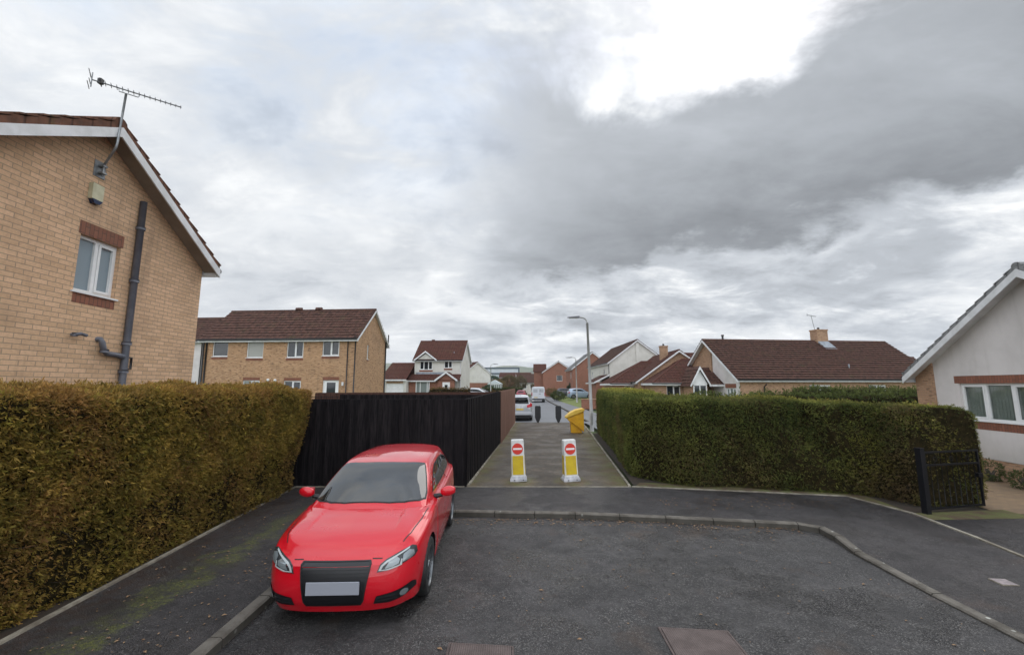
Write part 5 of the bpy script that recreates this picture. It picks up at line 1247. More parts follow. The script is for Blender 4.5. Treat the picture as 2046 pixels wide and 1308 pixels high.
    bm.to_mesh(me); bm.free(); me.materials.append(paint_m); me.polygons.foreach_set('use_smooth', [True] * len(me.polygons))
    body = bpy.data.objects.new('body', me); col.objects.link(body); body.parent = root
    def hit(o_, d_):
        h_ = bvh.ray_cast(Vector(o_), Vector(d_)); return h_
    def patch(nm, poly, axis, m, off=.004, res=.035, par=None, mirror=False, sgn=1, smooth=True):
        pts = []; n = len(poly)
        for i in range(n):
            a, b = Vector(poly[i]), Vector(poly[(i + 1) % n]); q = max(1, int((b - a).length / res))
            for k_ in range(q): pts.append(a.lerp(b, k_ / q))
        nb = len(pts); edges = [(i, (i + 1) % nb) for i in range(nb)]
        xs_ = [p_.x for p_ in pts]; ys_ = [p_.y for p_ in pts]
        x = min(xs_) + res * .7
        def inside(px, py):
            c = False; j = nb - 1
            for i in range(nb):
                if (pts[i].y > py) != (pts[j].y > py) and px < (pts[j].x - pts[i].x) * (py - pts[i].y) / (pts[j].y - pts[i].y) + pts[i].x: c = not c
                j = i
            return c
        ex = []
        while x < max(xs_):
            y = min(ys_) + res * .7
            while y < max(ys_):
                if inside(x, y) and min((Vector((x, y)) - p_).length for p_ in pts[:nb]) > res * .4: ex.append(Vector((x, y)))
                y += res
            x += res
        r_ = delaunay_2d_cdt(pts + ex, edges, [], 1, 1e-5)
        vs = []; nrm = []; mapi = {}
        mb = MB()
        for i, v in enumerate(r_[0]):
            p_ = {'x+': ((-1, v.x, v.y), (1, 0, 0)), 'x-': ((L + 1, v.x, v.y), (-1, 0, 0)), 'y+': ((v.x, 1.5, v.y), (0, -1, 0)), 'y-': ((v.x, -1.5, v.y), (0, 1, 0)), 'z': ((v.x, v.y, 3), (0, 0, -1))}[axis]
            h_ = hit(*p_)
            if h_[0] is None: continue
            nn = h_[1]
            if nn.dot(Vector(p_[1])) > 0: nn = -nn
            mapi[i] = len(mb.v); mb.v.append(tuple(h_[0] + nn * off * .6 - Vector(p_[1]) * off * .6))
        fc = {'x+': 1, 'x-': 1, 'y+': 1, 'y-': 1, 'z': 1}
        for f in r_[2]:
            if all(i in mapi for i in f): mb.f.append(tuple(mapi[i] for i in f)); mb.mi.append(0)
        ob = mb.build(nm, m, par or root, uv=False, smooth=smooth, recalc=False)
        d_ = {'x+': Vector((-1, 0, 0)), 'x-': Vector((1, 0, 0)), 'y+': Vector((0, 1, 0)), 'y-': Vector((0, -1, 0)), 'z': Vector((0, 0, 1))}[axis]
        if sum((p_.normal.dot(d_)) for p_ in ob.data.polygons) < 0:
            bm2 = bmesh.new(); bm2.from_mesh(ob.data); bmesh.ops.reverse_faces(bm2, faces=bm2.faces); bm2.to_mesh(ob.data); bm2.free(); ob.data.polygons.foreach_set('use_smooth', [smooth] * len(ob.data.polygons))
        return ob
    def sc2(poly, a, b): return [(p_[0] * a, p_[1] * b) for p_ in poly]
    def mir2(poly): return [(-p_[0], p_[1]) for p_ in poly][::-1]
    def line(nm, pts, axis, wd, m, off=.003, par=None):
        P_ = [Vector(p_) for p_ in pts]; l_, r_ = [], []
        for i, p_ in enumerate(P_):
            t = (P_[min(i + 1, len(P_) - 1)] - P_[max(i - 1, 0)]).normalized(); n_ = Vector((-t.y, t.x)) * wd / 2; l_.append(p_ + n_); r_.append(p_ - n_)
        return patch(nm, [tuple(p_) for p_ in l_ + r_[::-1]], axis, m, off, .05, par)
    # glazing
    ws = [(1.05, 0), (1.065, .28), (1.11, .46), (1.19, .63), (1.27, .705), (1.40, .700), (1.65, .650), (1.88, .596), (1.955, .568), (1.885, .28), (1.865, 0)]
    wsf = ws + [(p_[0], -p_[1]) for p_ in ws[-2:0:-1]]
    wss = sc2(wsf, sx, sy)
    cen = Vector((1.53 * sx, 0)); surround = [tuple(cen + (Vector(p_) - cen) * 1.03) for p_ in wss]
    sr = patch('windscreen_surround', surround, 'z', M_TRIM, .003, .06)
    patch('windscreen', wss, 'z', M_CARGL, .006, .06)
    sw = [(1.58, 1.005), (1.77, 1.115), (1.97, 1.205), (2.24, 1.275), (2.70, 1.308), (3.15, 1.288), (3.48, 1.225), (3.60, 1.15), (3.55, 1.075), (3.3, 1.045), (2.4, 1.015)]
    w1 = [(1.63, 1.022), (1.81, 1.115), (2.00, 1.192), (2.25, 1.258), (2.66, 1.288), (2.70, 1.04), (2.4, 1.03)]
    w2 = [(2.76, 1.044), (2.73, 1.288), (3.14, 1.268), (3.45, 1.21), (3.565, 1.145), (3.52, 1.092), (3.3, 1.063)]
    for s_ in ('y+', 'y-'):
        patch('window_trim', sc2(sw, sx, sz), s_, M_TRIM, .003, .06)
        patch('side_window', sc2(w1, sx, sz), s_, M_CARGL, .006, .06); patch('side_window', sc2(w2, sx, sz), s_, M_CARGL, .006, .06)
    rw = [(0, 1.02), (.30, 1.025), (.50, 1.045), (.46, 1.16), (.42, 1.20), (.2, 1.225), (0, 1.23)]
    patch('rear_window', sc2(rw + [(-a, b) for a, b in rw[-2:0:-1]], sy, sz), 'x-', M_CARGL, .006, .06)
    # grille, lamps, plate
    gr = [(-.35, .676), (.35, .676), (.365, .65), (.305, .305), (.275, .265), (-.275, .265), (-.305, .305), (-.365, .65)]
    go = patch('grille', sc2(gr, sy, sz), 'x+', M_GRIL, .006, .05)
    if details:
        fr2 = sc2([(p_[0] * 1.0, .5 + (p_[1] - .5) * 1.0) for p_ in gr], sy, sz)
        cx = Vector((0, .5)); inn = [tuple(cx + (Vector(p_) - cx) * .955) for p_ in fr2]
        for i in range(len(fr2)):
            j = (i + 1) % len(fr2); patch('grille_frame', [fr2[i], fr2[j], inn[j], inn[i]], 'x+', M_TRIM, .012, .05, go)
        for i in range(9):
            z = .36 + i * .035
            if .37 < z < .52: continue
            hw = (.295 + (z - .335) * .17); line('grille_bar', [(-hw * sy, z), (hw * sy, z)], 'x+', .006, M_TRIM, .010, go)
        pm = MB(); pm.box((-.035, -.27, .385), (-.02, .27, .510)); pm.build('number_plate', M_PLATE, root, uv=False, bevel=.004)
        for s_ in (1, -1):
            hl = [(.425, .570), (.452, .64), (.505, .672), (.62, .712), (.735, .742), (.775, .728), (.79, .675), (.77, .645), (.66, .615), (.52, .580)]
            mk = (lambda q: q) if s_ > 0 else mir2
            ho = patch('headlight', mk(sc2(hl, sy, sz)), 'x+', M_LAMPH, .006, .03)
            patch('lens', mk(sc2([(.50, .598), (.535, .655), (.60, .683), (.64, .66), (.63, .628), (.58, .610)], sy, sz)), 'x+', M_LAMPL, .012, .02, ho)
            patch('lens', mk(sc2([(.665, .632), (.665, .69), (.71, .715), (.755, .705), (.765, .668), (.73, .640)], sy, sz)), 'x+', M_LAMPL, .012, .02, ho)
            ld = [(.44, .584), (.462, .632), (.51, .660), (.62, .700), (.715, .735), (.715, .722), (.62, .686), (.52, .645), (.482, .622), (.466, .592), (.52, .594), (.64, .619), (.65, .660), (.662, .660), (.66, .610), (.54, .584)]
            patch('light_strip', mk(sc2(ld, sy, sz)), 'x+', M_LED, .014, .03, ho)
            fv = [(.40, .265), (.43, .345), (.60, .372), (.755, .405), (.785, .38), (.785, .325), (.70, .29), (.55, .262)]
            fo = patch('fog_lamp_vent', mk(sc2(fv, sy, sz)), 'x+', M_GRIL, .006, .03)
            for zz_ in (.293, .325): patch('vent_bar', mk(sc2([(.43, zz_), (.62, zz_ + .012), (.62, zz_ + .022), (.43, zz_ + .010)], sy, sz)), 'x+', M_LAMPH, .010, .03, fo)
            patch('fog_lamp', mk([(.685 + .036 * math.cos(a * math.pi / 6), .335 + .036 * math.sin(a * math.pi / 6)) for a in range(12)]), 'x+', M_LAMPL, .012, .02, fo)
            # panel gaps
            line('bonnet_gap', [(.31, .635 * s_), (.45, .695 * s_), (.80, .750 * s_), (1.14, .778 * s_)], 'z', .010, M_TRIM)
            sdn = 'y+' if s_ > 0 else 'y-'
            line('door_gap', [(1.62, .98), (1.50, .80), (1.46, .55), (1.50, .34), (1.62, .27), (2.55, .265), (2.72, .35), (2.86, .60), (2.86, .85), (2.78, 1.02)], sdn, .010, M_TRIM)
            line('crease', [(1.0, .80), (1.9, .845), (2.9, .875), (3.8, .90)], sdn, .006, paint_m, .006)
            hm = MB(); hm.tube([(2.48, .884 * s_, .80), (2.50, .905 * s_, .805), (2.68, .905 * s_, .815), (2.70, .884 * s_, .815)], .013, 6); hm.build('door_handle', paint_m, root, uv=False, smooth=True)
            # wiper
        for s_ in (1, -1): line('bonnet_front_gap', [(.36 * s_, .684), (.46 * s_, .680)], 'x+', .007, M_TRIM)
        for y0 in (-.05, -.52):
            wm_ = MB(); wm_.tube([(1.225, y0 + .5, 1.01), (1.26, y0 + .15, 1.035), (1.30, y0 - .05, 1.06)] if y0 > -.3 else [(1.215, y0 + .5, 1.01), (1.245, y0 + .2, 1.03), (1.34, y0 + .02, 1.06)], .007, 5); wm_.build('wiper', M_TRIM, root, uv=False)
    # mirrors
    for s_ in (1, -1):
        P_ = []
        mm = MB(); cx_, cy_, cz_ = 1.56 * sx, (.985) * sy * s_, 1.02 * sz
        ns_ = 12; pr = []
        for i in range(9):
            t = i / 8; r_ = math.sin(math.pi * (.06 + .88 * t)) ** .45
            for k_ in range(ns_):
                a = 2 * math.pi * k_ / ns_; ca, sa = math.cos(a), math.sin(a)
                pr.append((cx_ + .065 * r_ * (abs(ca) ** .7) * (1 if ca > 0 else -1) + .02 * t, cy_ + (t - .5) * .20 * s_, cz_ + .068 * r_ * (abs(sa) ** .8) * (1 if sa > 0 else -1) + .012 * t))
        mm.add(pr, [(i * ns_ + k_, i * ns_ + (k_ + 1) % ns_, (i + 1) * ns_ + (k_ + 1) % ns_, (i + 1) * ns_ + k_) for i in range(8) for k_ in range(ns_)] + [tuple(range(ns_)), tuple(reversed(range(8 * ns_, 9 * ns_)))])
        mo = mm.build('wing_mirror', paint_m, root, uv=False, smooth=True, recalc=True)
        st = MB(); st.tube([(cx_ + .02, cy_ - .08 * s_, cz_ - .05), (cx_ + .03, .79 * sy * s_, cz_ - .07 * sz)], [.028, .035], 6); st.build('mirror_foot', M_TRIM, mo, uv=False)
        gm_ = MB(); gm_.box((cx_ + .075, cy_ - .08, cz_ - .04), (cx_ + .082, cy_ + .08, cz_ + .055)); gm_.build('mirror_glass', M_CHROME, mo, uv=False)
    # rear lamps, plate
    for s_ in (1, -1):
        tl = [(.50, .74), (.47, .86), (.56, .90), (.72, .93), (.785, .90), (.77, .80), (.70, .75)]
        tl = sc2(tl, sy, sz); patch('tail_light', tl if s_ > 0 else mir2(tl), 'x-', M_TAIL, .008, .04)
    pm = MB(); pm.box((L - .012, -.26, .60 * sz), (L + .012, .26, .60 * sz + .11)); pm.build('rear_number_plate', M_PLATEY, root, uv=False)
    if not details:
        for s_ in (1, -1):
            hl = sc2([(.45, .58), (.47, .67), (.72, .75), (.79, .67), (.70, .60)], sy, sz); patch('headlight', hl if s_ > 0 else mir2(hl), 'x+', M_LAMPL, .008, .05)
    um = MB(); um.box((.30 * sx, -.60 * sy, .135), (L - .25, .60 * sy, .215)); um.box((1.25 * sx, -.82 * sy, .18), (3.05 * sx, .82 * sy, .26)); um.build('underbody', M_TRIM, root, uv=False)
    # wheels
    for q in wx:
        for s_ in (1, -1):
            al_ = MB(); vs = []; n_ = 24
            for y_ in (.875 * sy * s_, .52 * sy * s_):
                for k_ in range(n_ + 1):
                    a = -.35 + (math.pi + .7) * k_ / n_; vs.append((q + ar_ * 1.004 * math.cos(a), y_ - (.012 * s_ if y_ * s_ > .7 else 0), wr + ar_ * 1.004 * math.sin(a)))
            al_.add(vs, [(k_, k_ + 1, k_ + n_ + 2, k_ + n_ + 1) for k_ in range(n_)]); 
            al_.add([vs[k_] for k_ in range(n_ + 1, 2 * n_ + 2)], [tuple(range(n_ + 1))]); al_.build('wheel_arch', M_TRIM, root, uv=False)
            yo = .862 * sy * s_; wi = .215 * s_
            tm = MB(); prf = [(wr - .085, 0), (wr - .05, -.0 * s_), (wr - .018, .002 * s_), (wr - .004, -.02 * s_), (wr, -.05 * s_), (wr, -wi + .05 * s_), (wr - .006, -wi + .02 * s_), (wr - .03, -wi), (wr - .10, -wi)]
            tm.lathe([(a, b) for a, b in prf], 36, 'y', (q, yo, wr)); wo_ = tm.build('wheel', M_TYRE, root, uv=False, smooth=True, recalc=True)
            rm_ = MB(); ri = wr - .084
            rm_.lathe([(ri, -.004 * s_), (ri - .012, .002 * s_), (ri - .022, -.015 * s_), (ri - .03, -.12 * s_), (0, -.125 * s_)], 36, 'y', (q, yo, wr))
            if details:
                for k_ in range(5):
                    for dl in (-.16, .16):
                        a = k_ * 2 * math.pi / 5 + .3; a1 = a + dl; c0 = Vector((math.cos(a) * .04, 0, math.sin(a) * .04)); c1 = Vector((math.cos(a1) * (ri - .01), 0, math.sin(a1) * (ri - .01)))
                        tn = Vector((-math.sin(a1), 0, math.cos(a1))); O = Vector((q, yo - .022 * s_, wr)); w0, w1_ = .02, .014
                        f_ = [O + c0 - tn * w0, O + c0 + tn * w0, O + c1 + tn * w1_, O + c1 - tn * w1_]; b_ = [p_ + Vector((0, -.04 * s_, 0)) for p_ in f_]
                        rm_.hexa(b_, f_)
                rm_.lathe([(0, -.008 * s_), (.05, -.010 * s_), (.06, -.03 * s_)], 16, 'y', (q, yo, wr))
            else:
                for k_ in range(6):
                    a = k_ * math.pi / 3; O = Vector((q, yo - .02 * s_, wr)); c1 = Vector((math.cos(a), 0, math.sin(a))) * (ri - .01); tn = Vector((-math.sin(a), 0, math.cos(a))) * .03
                    f_ = [O - tn, O + tn, O + c1 + tn, O + c1 - tn]; rm_.hexa([p_ + Vector((0, -.03 * s_, 0)) for p_ in f_], f_)
            rm_.build('rim', rim_m or M_RIM, wo_, uv=False, recalc=True)
    return root, patch, body
M_RIMD = mat('grey_alloy_rim', (.16, .17, .18), .35, .8)[0]
car('parked_car', 'glossy red three-door hatchback with a big dark grille, parked against the left kerb', (-1.835, 4.70, 0), R(92), M_RED, sub=9, rim_m=M_RIMD, wheel_r=.322)
# silver SUV seen from behind
def suvwarp(V):
    V = V.copy(); x, z = V[:, 0], V[:, 2]
    up = np.clip((z - .98) / .35, 0, 1) * np.clip((x - 3.2) / .9, 0, 1)
    V[:, 0] += up * .30; V[:, 2] += up * .10 * np.clip((x - 3.6) / .3, 0, 1)
    return V
suv, spatch, _ = car('suv', 'silver SUV parked facing away beyond the brown fence, with dark rear glass', (.55, 35.05, .03), R(-90), M_SILVER, L=4.6, W=1.86, H=1.80, sub=5, warp=suvwarp, details=False, wheel_r=.37, cat='SUV')
spatch('rear_glass', [(-.64, 1.20), (.64, 1.20), (.54, 1.64), (-.54, 1.64)], 'x-', M_FARGL, .012, .06)
spatch('rear_lamp', [(.70, .98), (.72, 1.28), (.86, 1.26), (.88, 1.0)], 'x-', M_TAIL, .012, .05); spatch('rear_lamp', [(-.88, 1.0), (-.86, 1.26), (-.72, 1.28), (-.70, .98)], 'x-', M_TAIL, .012, .05)
mb = MB(); mb.box((4.55, -.88, .42), (4.72, .88, .62)); mb.build('rear_bumper', M_SILVER, suv, uv=False, bevel=.03); mb = MB(); mb.box((4.3, -.80, .24), (4.62, .80, .419)); mb.build('bumper_skirt', M_TRIM, suv, uv=False)
def farcar(label, x, y, z, rot, m, **kw): return car(kw.pop('name', 'parked_car'), label, (x, y, z), rot, m, sub=4, details=False, **kw)[0]
farcar('pale blue hatchback parked on the right-hand drive beyond the hedge', 12.75, 68.0, .50, R(186), M_BLUEC, H=1.58, L=4.1)
farcar('dark car half hidden behind the low shrub, left of the pale blue car', 12.0, 76.0, .55, R(175), M_DARKC, H=1.5)
farcar('dark maroon car parked beyond the white van', 2.05, 80.0, .2, R(-97), M_MAROON, H=1.5)
farcar('white car behind the garden hedge, beside the house with the garage', -1.7, 49.4, .72, R(177), M_VANW, H=1.52)
# white van, rear view
vn = empty('white_van', (3.92, 64.2, .03), R(-1)); tag(vn, 'white panel van seen from behind, parked on the left of the far street', 'van')
def vsec(y, zt, hw, z0=.35): return [(-hw, y, z0), (-hw, y, 1.15), (-hw * .93, y, zt - .25), (-hw * .84, y, zt - .05), (-hw * .5, y, zt), (hw * .5, y, zt), (hw * .84, y, zt - .05), (hw * .93, y, zt - .25), (hw, y, 1.15), (hw, y, z0)]
mb = MB(); secs = [vsec(0, 2.24, .99), vsec(.08, 2.30, 1.01), vsec(3.2, 2.30, 1.01), vsec(3.7, 2.18, 1.0), vsec(4.4, 1.45, .98), vsec(5.1, 1.15, .92), vsec(5.3, .9, .85)]
for s_ in secs: mb.v += s_
mb.f = [(i * 10 + j, i * 10 + j + 1, (i + 1) * 10 + j + 1, (i + 1) * 10 + j) for i in range(6) for j in range(9)] + [tuple(range(10)), tuple(reversed(range(60, 70)))]; mb.mi = [0] * len(mb.f)
mb.build('body', M_VANW, vn, uv=False, recalc=True, bevel=.03)
for s_ in (-1, 1):
    mb = MB(); mb.box((s_ * .04, -.03, .55), (s_ * .86, -.004, 2.08)); do = mb.build('rear_door', M_VANW, vn, uv=False, bevel=.02)
    mb = MB(); mb.box((s_ * .90, -.03, .95), (s_ * .99, -.002, 1.5)); mb.build('tail_light', M_TAIL, vn, uv=False)
    mb = MB(); mb.box((s_ * .12, -.036, 1.45), (s_ * .76, -.031, 1.95)); mb.build('door_panel', M_SILVER, do, uv=False)
mb = MB(); mb.box((.08, -.06, 1.22), (.34, -.031, 1.28)); mb.build('handle', M_TRIM, vn, uv=False)
mb = MB(); mb.box((-.95, -.12, .38), (.95, -.001, .54)); mb.build('rear_bumper', M_TRIM, vn, uv=False)
mb = MB(); mb.box((-.62, -.045, .66), (-.12, -.031, .78)); mb.build('number_plate', M_PLATEY, vn, uv=False)
for x in (-.88, .88):
    for y in (.95, 4.2):
        mb = MB(); mb.lathe([(0, -.12), (.33, -.12), (.345, -.06), (.345, .06), (.33, .12), (0, .12)], 20, 'x', (x, y, .345)); mb.build('wheel', M_TYRE, vn, uv=False, recalc=True)

# ================================================================== STREET FURNITURE
def no_entry_bollard(label, x, y, tilt, yaw):
    b = empty('traffic_bollard', (x, y, .1), yaw); b.rotation_euler = (0, tilt, yaw); tag(b, label, 'bollard', 'no entry bollards on the footpath')
    W0, W1, H_, D0, D1 = .182, .163, 1.02, .13, .095
    def sec(t, k=1.0): w_ = W0 + (W1 - W0) * t; d_ = D0 + (D1 - D0) * t; w_ *= k; d_ *= k; return [(-w_, -d_ * .8), (-w_ * .9, -d_), (w_ * .9, -d_), (w_, -d_ * .8), (w_, d_ * .8), (w_ * .9, d_), (-w_ * .9, d_), (-w_, d_ * .8)]
    mb = MB(); lv = [(0.10, 1.0), (.16, .97), (.55, .985), (.97, 1.0), (1.005, .985), (1.02, .93)]
    for z, k_ in lv: mb.v += [(px, py, z) for px, py in sec(z / H_, k_)]
    n = len(lv); mb.f = [(i * 8 + j, i * 8 + (j + 1) % 8, (i + 1) * 8 + (j + 1) % 8, (i + 1) * 8 + j) for i in range(n - 1) for j in range(8)] + [tuple(range(8)), tuple(reversed(range((n - 1) * 8, n * 8)))]; mb.mi = [0] * len(mb.f)
    mb.build('shell', M_WHITEP, b, uv=False, recalc=True)
    mb = MB(); 
    for z, w_, d_ in ((0, .215, .16), (.055, .215, .16), (.095, .195, .14), (.13, .182, .122)): mb.v += [(-w_, -d_, z), (w_, -d_, z), (w_, d_, z), (-w_, d_, z)]
    mb.f = [(i * 4 + j, i * 4 + (j + 1) % 4, (i + 1) * 4 + (j + 1) % 4, (i + 1) * 4 + j) for i in range(3) for j in range(4)] + [(0, 3, 2, 1), (12, 13, 14, 15)]; mb.mi = [0] * len(mb.f)
    fo = mb.build('foot', M_GREYBASE, b, uv=False, recalc=True, bevel=.008)
    mb = MB()
    for px in (-.1, .12): mb.lathe([(0, -.17), (.014, -.168), (.016, -.158)], 8, 'y', (px, 0, .04))
    mb.build('bolt', M_TRIM, fo, uv=False)
    def fy(z): return -(D0 + (D1 - D0) * z / H_) * .99 - .006
    mb = MB(); cz = .80; n = 32; rr = .138
    vs = [(rr * math.cos(2 * math.pi * i / n), fy(cz + rr * math.sin(2 * math.pi * i / n)) - .004, cz + rr * math.sin(2 * math.pi * i / n)) for i in range(n)]; mb.add(vs, [tuple(range(n))])
    vb = [(v[0], v[1] + .006, v[2]) for v in vs]; mb.add(vs + vb, [(i, (i + 1) % n, (i + 1) % n + n, i + n) for i in range(n)])
    so = mb.build('sign_disc', M_REDS, b, uv=False, recalc=True)
    mb = MB(); mb.hexa([(-.112, fy(cz - .022) - .006, cz - .022), (.112, fy(cz - .022) - .006, cz - .022), (.112, fy(cz), cz - .022), (-.112, fy(cz), cz - .022)], [(-.112, fy(cz + .022) - .006, cz + .022), (.112, fy(cz + .022) - .006, cz + .022), (.112, fy(cz), cz + .022), (-.112, fy(cz), cz + .022)]); mb.build('white_bar', M_WHITES, so, uv=False, recalc=True)
    mb = MB(); z0, z1, w_ = .17, .63, .138
    mb.hexa([(-w_, fy(z0) - .003, z0), (w_, fy(z0) - .003, z0), (w_, fy(z0) + .02, z0), (-w_, fy(z0) + .02, z0)], [(-w_, fy(z1) - .003, z1), (w_, fy(z1) - .003, z1), (w_, fy(z1) + .02, z1), (-w_, fy(z1) + .02, z1)]); mb.build('yellow_panel', M_YELREF, b, uv=False, recalc=True)
    for s_ in (-1, 1):
        a0 = (W0 + (W1 - W0) * z0 / H_) * .98; a1 = (W0 + (W1 - W0) * z1 / H_) * .99
        mb = MB(); mb.hexa([(s_ * a0, -.085, z0), (s_ * (a0 + .008), -.085, z0), (s_ * (a0 + .008), .085, z0), (s_ * a0, .085, z0)], [(s_ * a1, -.06, z1), (s_ * (a1 + .006), -.06, z1), (s_ * (a1 + .006), .06, z1), (s_ * a1, .06, z1)]); mb.build('side_reflector', M_YELREF, b, uv=False, recalc=True)
    return b
no_entry_bollard('left-hand white and yellow no entry bollard on the footpath, nearer the black fence', .17, 11.32, R(-2.0), R(-1))
no_entry_bollard('right-hand white and yellow no entry bollard on the footpath, nearer the hedge', 1.50, 11.32, R(-2.2), R(9))
def paddle(label, x, y):
    b = empty('traffic_bollard', (x, y, .03)); tag(b, label, 'bollard', 'black backed bollards at the far end of the footpath')
    pr = [(-.07, .10), (-.19, .40), (-.19, 1.08), (-.15, 1.15), (.15, 1.15), (.19, 1.08), (.19, .40), (.07, .10)]
    mb = MB(); mb.prism([(a, -.04, c) for a, c in pr], (0, .09, 0)); mb.build('shell', M_BLACKS, b, uv=False, recalc=True, bevel=.015)
    mb = MB(); mb.lathe([(0, 0), (.11, 0), (.10, .03), (.055, .05), (.05, .13), (0, .13)], 14, 'z'); mb.build('foot', M_BLACKS, b, uv=False, recalc=True)
    mb = MB(); mb.lathe([(0, .056), (.13, .056), (.13, .050)], 24, 'y', (0, 0, .9)); so = mb.build('sign_disc', M_REDS, b, uv=False, recalc=True)
    return b
paddle('black paddle-shaped bollard at the far end of the path, behind the silver SUV', 1.70, 28.55); paddle('black paddle-shaped bollard at the far end of the path, nearer the yellow grit bin', 3.05, 28.55)
# grit bin
gb = empty('grit_bin', (3.28, 22.5, .1), R(-3)); tag(gb, 'yellow grit bin with a sloping domed lid, at the hedge end of the footpath', 'grit bin')
def curve_edge(n=8): return [(-.33 + .70 * i / n, .58 - .50 * (i / n) ** 1.25) for i in range(n + 1)]
up_ = [(-.47, .74)] + curve_edge() + [(.40, .10), (.40, 1.10)]
mb = MB(); mb.prism([(a, -.34, c) for a, c in up_], (0, .68, 0)); mb.build('hopper', M_YELLOW, gb, uv=False, recalc=True, bevel=.03)
mb = MB(); mb.prism([(-.24, -.22, 0), (.30, -.22, 0), (.32, -.22, .5), (-.29, -.22, .6)], (0, .44, 0)); mb.build('base', M_YELLOW, gb, uv=False, recalc=True, bevel=.02)
M_YELD = varied('faded_yellow_lid', (.78, .52, .09), (.68, .42, .05), 4, .5)
mb = MB(); mb.prism([(-.53, -.40, .73), (-.52, -.40, .82), (-.30, -.40, 1.02), (.0, -.40, 1.17), (.38, -.40, 1.25), (.44, -.40, 1.20), (.43, -.40, 1.10)], (0, .80, 0)); mb.build('lid', M_YELD, gb, uv=False, recalc=True, bevel=.03)
# street lamps
def lamp(label, x, y, z0, h_, arm, side=-1, r_=.085, tilt=0.0):
    o = empty('street_lamp', (x, y, z0)); o.rotation_euler = (0, tilt, 0); tag(o, label, 'street lamp', 'street lamps along the street')
    mb = MB(); mb.tube([(0, 0, 0), (0, 0, 1.1), (0, 0, 1.15), (0, 0, h_ - .35)], [r_ * 1.25, r_ * 1.25, r_, r_ * .72], 14); mb.build('pole', M_STEEL, o, uv=False, smooth=True)
    mb = MB(); pts = [(0, 0, h_ - .36)] + [(side * .32 * (1 - math.cos(a)), 0, h_ - .36 + .32 * math.sin(a)) for a in [k_ * math.pi / 10 for k_ in range(1, 6)]] + [(side * arm * .45, 0, h_ - .02)]
    mb.tube(pts, r_ * .55, 10); mb.build('arm', M_STEEL, o, uv=False, smooth=True)
    mb = MB(); x0, x1 = side * arm * .38, side * arm
    mb.hexa([(x0, -.09, h_ - .07), (x1, -.07, h_ - .05), (x1, .07, h_ - .05), (x0, .09, h_ - .07)], [(x0, -.06, h_ + .05), (x1, -.04, h_ - .005), (x1, .04, h_ - .005), (x0, .06, h_ + .05)]); ln = mb.build('lantern', mat('lantern_grey', (.10, .10, .11), .5)[0] if 'lantern_grey' not in MATS else MATS['lantern_grey'], o, uv=False, recalc=True, bevel=.015)
    mb = MB(); mb.box((min(x0, x1) + .1, -.06, h_ - .085), (max(x0, x1) - .1, .06, h_ - .071)); mb.build('lamp_glass', M_GLASSC, ln, uv=False)
    mb = MB(); mb.box((-r_ * .5, -r_ * 1.27, .35), (r_ * .5, -r_ * 1.2, .95)); mb.build('access_door', M_STEEL, o, uv=False)
    return o
lamp('nearest and tallest grey street lamp, standing at the end of the right-hand hedge', 4.24, 23.1, .1, 6.15, 1.08, tilt=R(-1.2))
lamp('second street lamp, on the right-hand pavement beside the pale blue car', 8.8, 58.5, .15, 6.2, 1.4, tilt=R(-.6))
lamp('street lamp on the left with its arm reaching right, beside the far conservatory', -3.75, 76, .6, 5.7, 1.3, side=1)
lamp('smallest, furthest street lamp, seen just above the white van', 5.7, 106, .8, 5.2, 1.2)
# gate by the hedge
gt = empty('metal_gate', (7.86, 8.48, .1), math.atan2(.35, 1.5)); tag(gt, 'black wrought iron garden gate standing open against the end of the right-hand hedge', 'gate')
mb = MB(); mb.box((-.05, -.05, -.05), (.05, .05, 1.18)); mb.box((-.055, -.055, 1.181), (.055, .055, 1.21)); mb.build('gate_post', M_IRON, gt, uv=False)
mb = MB(); GW = 1.52
for z in (.06, 1.10, .86): mb.box((.09, -.016, z), (GW, .016, z + .032))
mb.box((.09, -.014, .05), (.12, .014, 1.14)); mb.box((GW - .03, -.017, .05), (GW + .005, .017, 1.14)); mb.build('gate_frame', M_IRON, gt, uv=False)
for i in range(9):
    x = .13 + (GW - .17) * (i + .7) / 9.4; mb = MB(); mb.tube([(x, 0, .09), (x, 0, 1.10)], .007, 6)
    if i % 3 == 1:
        mb.tube([(x + .045 * math.cos(a), 0, .98 + .045 * math.sin(a)) for a in [k_ * math.pi / 5 for k_ in range(11)]], .006, 5)
    mb.build('bar', M_IRON, gt, uv=False, smooth=True)
mb = MB(); mb.box((GW - .09, -.03, .60), (GW + .03, .03, .68)); mb.build('latch', M_IRON, gt, uv=False)
# covers in the road
def cover(label, pts, z, group=None, name='manhole_cover'):
    cx = sum(p_[0] for p_ in pts) / 4; cy = sum(p_[1] for p_ in pts) / 4; o = empty(name, (cx, cy, z)); tag(o, label, 'manhole cover' if name == 'manhole_cover' else 'water cover', group)
    P_ = [Vector((p_[0] - cx, p_[1] - cy)) for p_ in pts]
    mb = MB(); mb.hexa([(q.x * .92, q.y * .92, -.02) for q in P_], [(q.x * .92, q.y * .92, .012) for q in P_]); mb.build('lid', M_COVER if name == 'manhole_cover' else varied('pale_worn_cover', (.30, .25, .25), (.2, .17, .17), 20, .7), o, uv=False)
    mb = MB()
    for i in range(4):
        a, b = P_[i], P_[(i + 1) % 4]; mb.hexa([(a.x, a.y, -.02), (b.x, b.y, -.02), (b.x * .94, b.y * .94, -.02), (a.x * .94, a.y * .94, -.02)], [(a.x, a.y, .010), (b.x, b.y, .010), (b.x * .94, b.y * .94, .010), (a.x * .94, a.y * .94, .010)])
    mb.build('frame', M_CONC if name != 'manhole_cover' else M_COVER, o, uv=False, recalc=True)
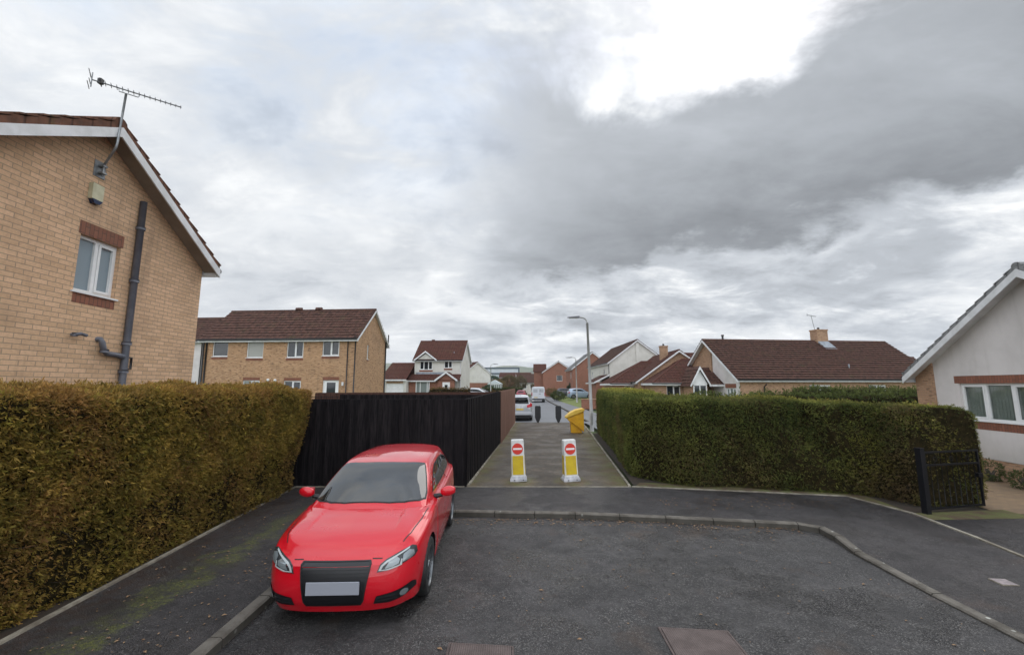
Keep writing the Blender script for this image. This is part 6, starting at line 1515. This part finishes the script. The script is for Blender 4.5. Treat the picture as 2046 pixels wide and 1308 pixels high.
cover('rusty manhole cover in the road at the bottom edge, just right of the red car', [(-.62, 4.56), (.02, 4.50), (.02, 3.86), (-.62, 3.90)], 0, 'manhole covers in the road')
cover('larger rusty chequer-plate manhole cover in the road, further right', [(1.52, 4.83), (2.22, 4.76), (2.20, 4.06), (1.50, 4.12)], 0, 'manhole covers in the road')
cover('small square pale water stopcock cover in the right-hand pavement', [(6.05, 5.80), (6.24, 5.78), (6.22, 5.60), (6.03, 5.62)], .068, name='stopcock_cover')
# fallen leaves and grit
lf = MB()
for i in range(1500):
    t = random.random()
    if t < .45: x, y, z = random.uniform(-2.0, 5.0), None, .012; y = 8.45 - .09 * max(0, x - 1.2) * 1.6 - random.random() ** 2 * .35
    elif t < .75: x, y, z = random.uniform(-4.7, -3.0), random.uniform(3.5, 10), .108
    elif t < .9: x, y, z = random.uniform(3, 7), random.uniform(8.7, 9.6), .108
    else: x, y, z = random.uniform(-.8, 4.8), random.uniform(4, 8), .008
    a = random.uniform(0, 6.28); s_ = random.uniform(.010, .034) * (1 if random.random() < .3 else .6); c_, n_ = math.cos(a) * s_, math.sin(a) * s_
    lf.add([(x + c_, y + n_, z), (x - n_ * .5, y + c_ * .5, z + s_ * .3), (x - c_, y - n_, z), (x + n_ * .5, y - c_ * .5, z + s_ * .2)], [(0, 1, 2, 3)])
tag(lf.build('leaf_litter', varied('dry_leaf', (.34, .22, .12), (.16, .085, .045), 30, .9), uv=False), 'scattered dry leaf bits and grit along the kerb and pavement', 'leaves', kind='stuff')

# ================================================================== AIR
hz = MB(); hz.box((-3050, -430, -4), (3050, 3640, 112))
hm_ = bpy.data.materials.new('haze_air'); hm_.use_nodes = True; ht = NT(hm_.node_tree); ht.n.clear()
pv = ht.new('ShaderNodeVolumePrincipled'); pv.inputs['Color'].default_value = (.86, .92, 1.0, 1); pv.inputs['Density'].default_value = .00022; pv.inputs['Anisotropy'].default_value = .2
ho_ = ht.new('ShaderNodeOutputMaterial'); ht.l.new(pv.outputs[0], ho_.inputs['Volume'])
tag(hz.build('haze', hm_, uv=False), 'thin pale air in front of the far hills', 'haze', kind='stuff')
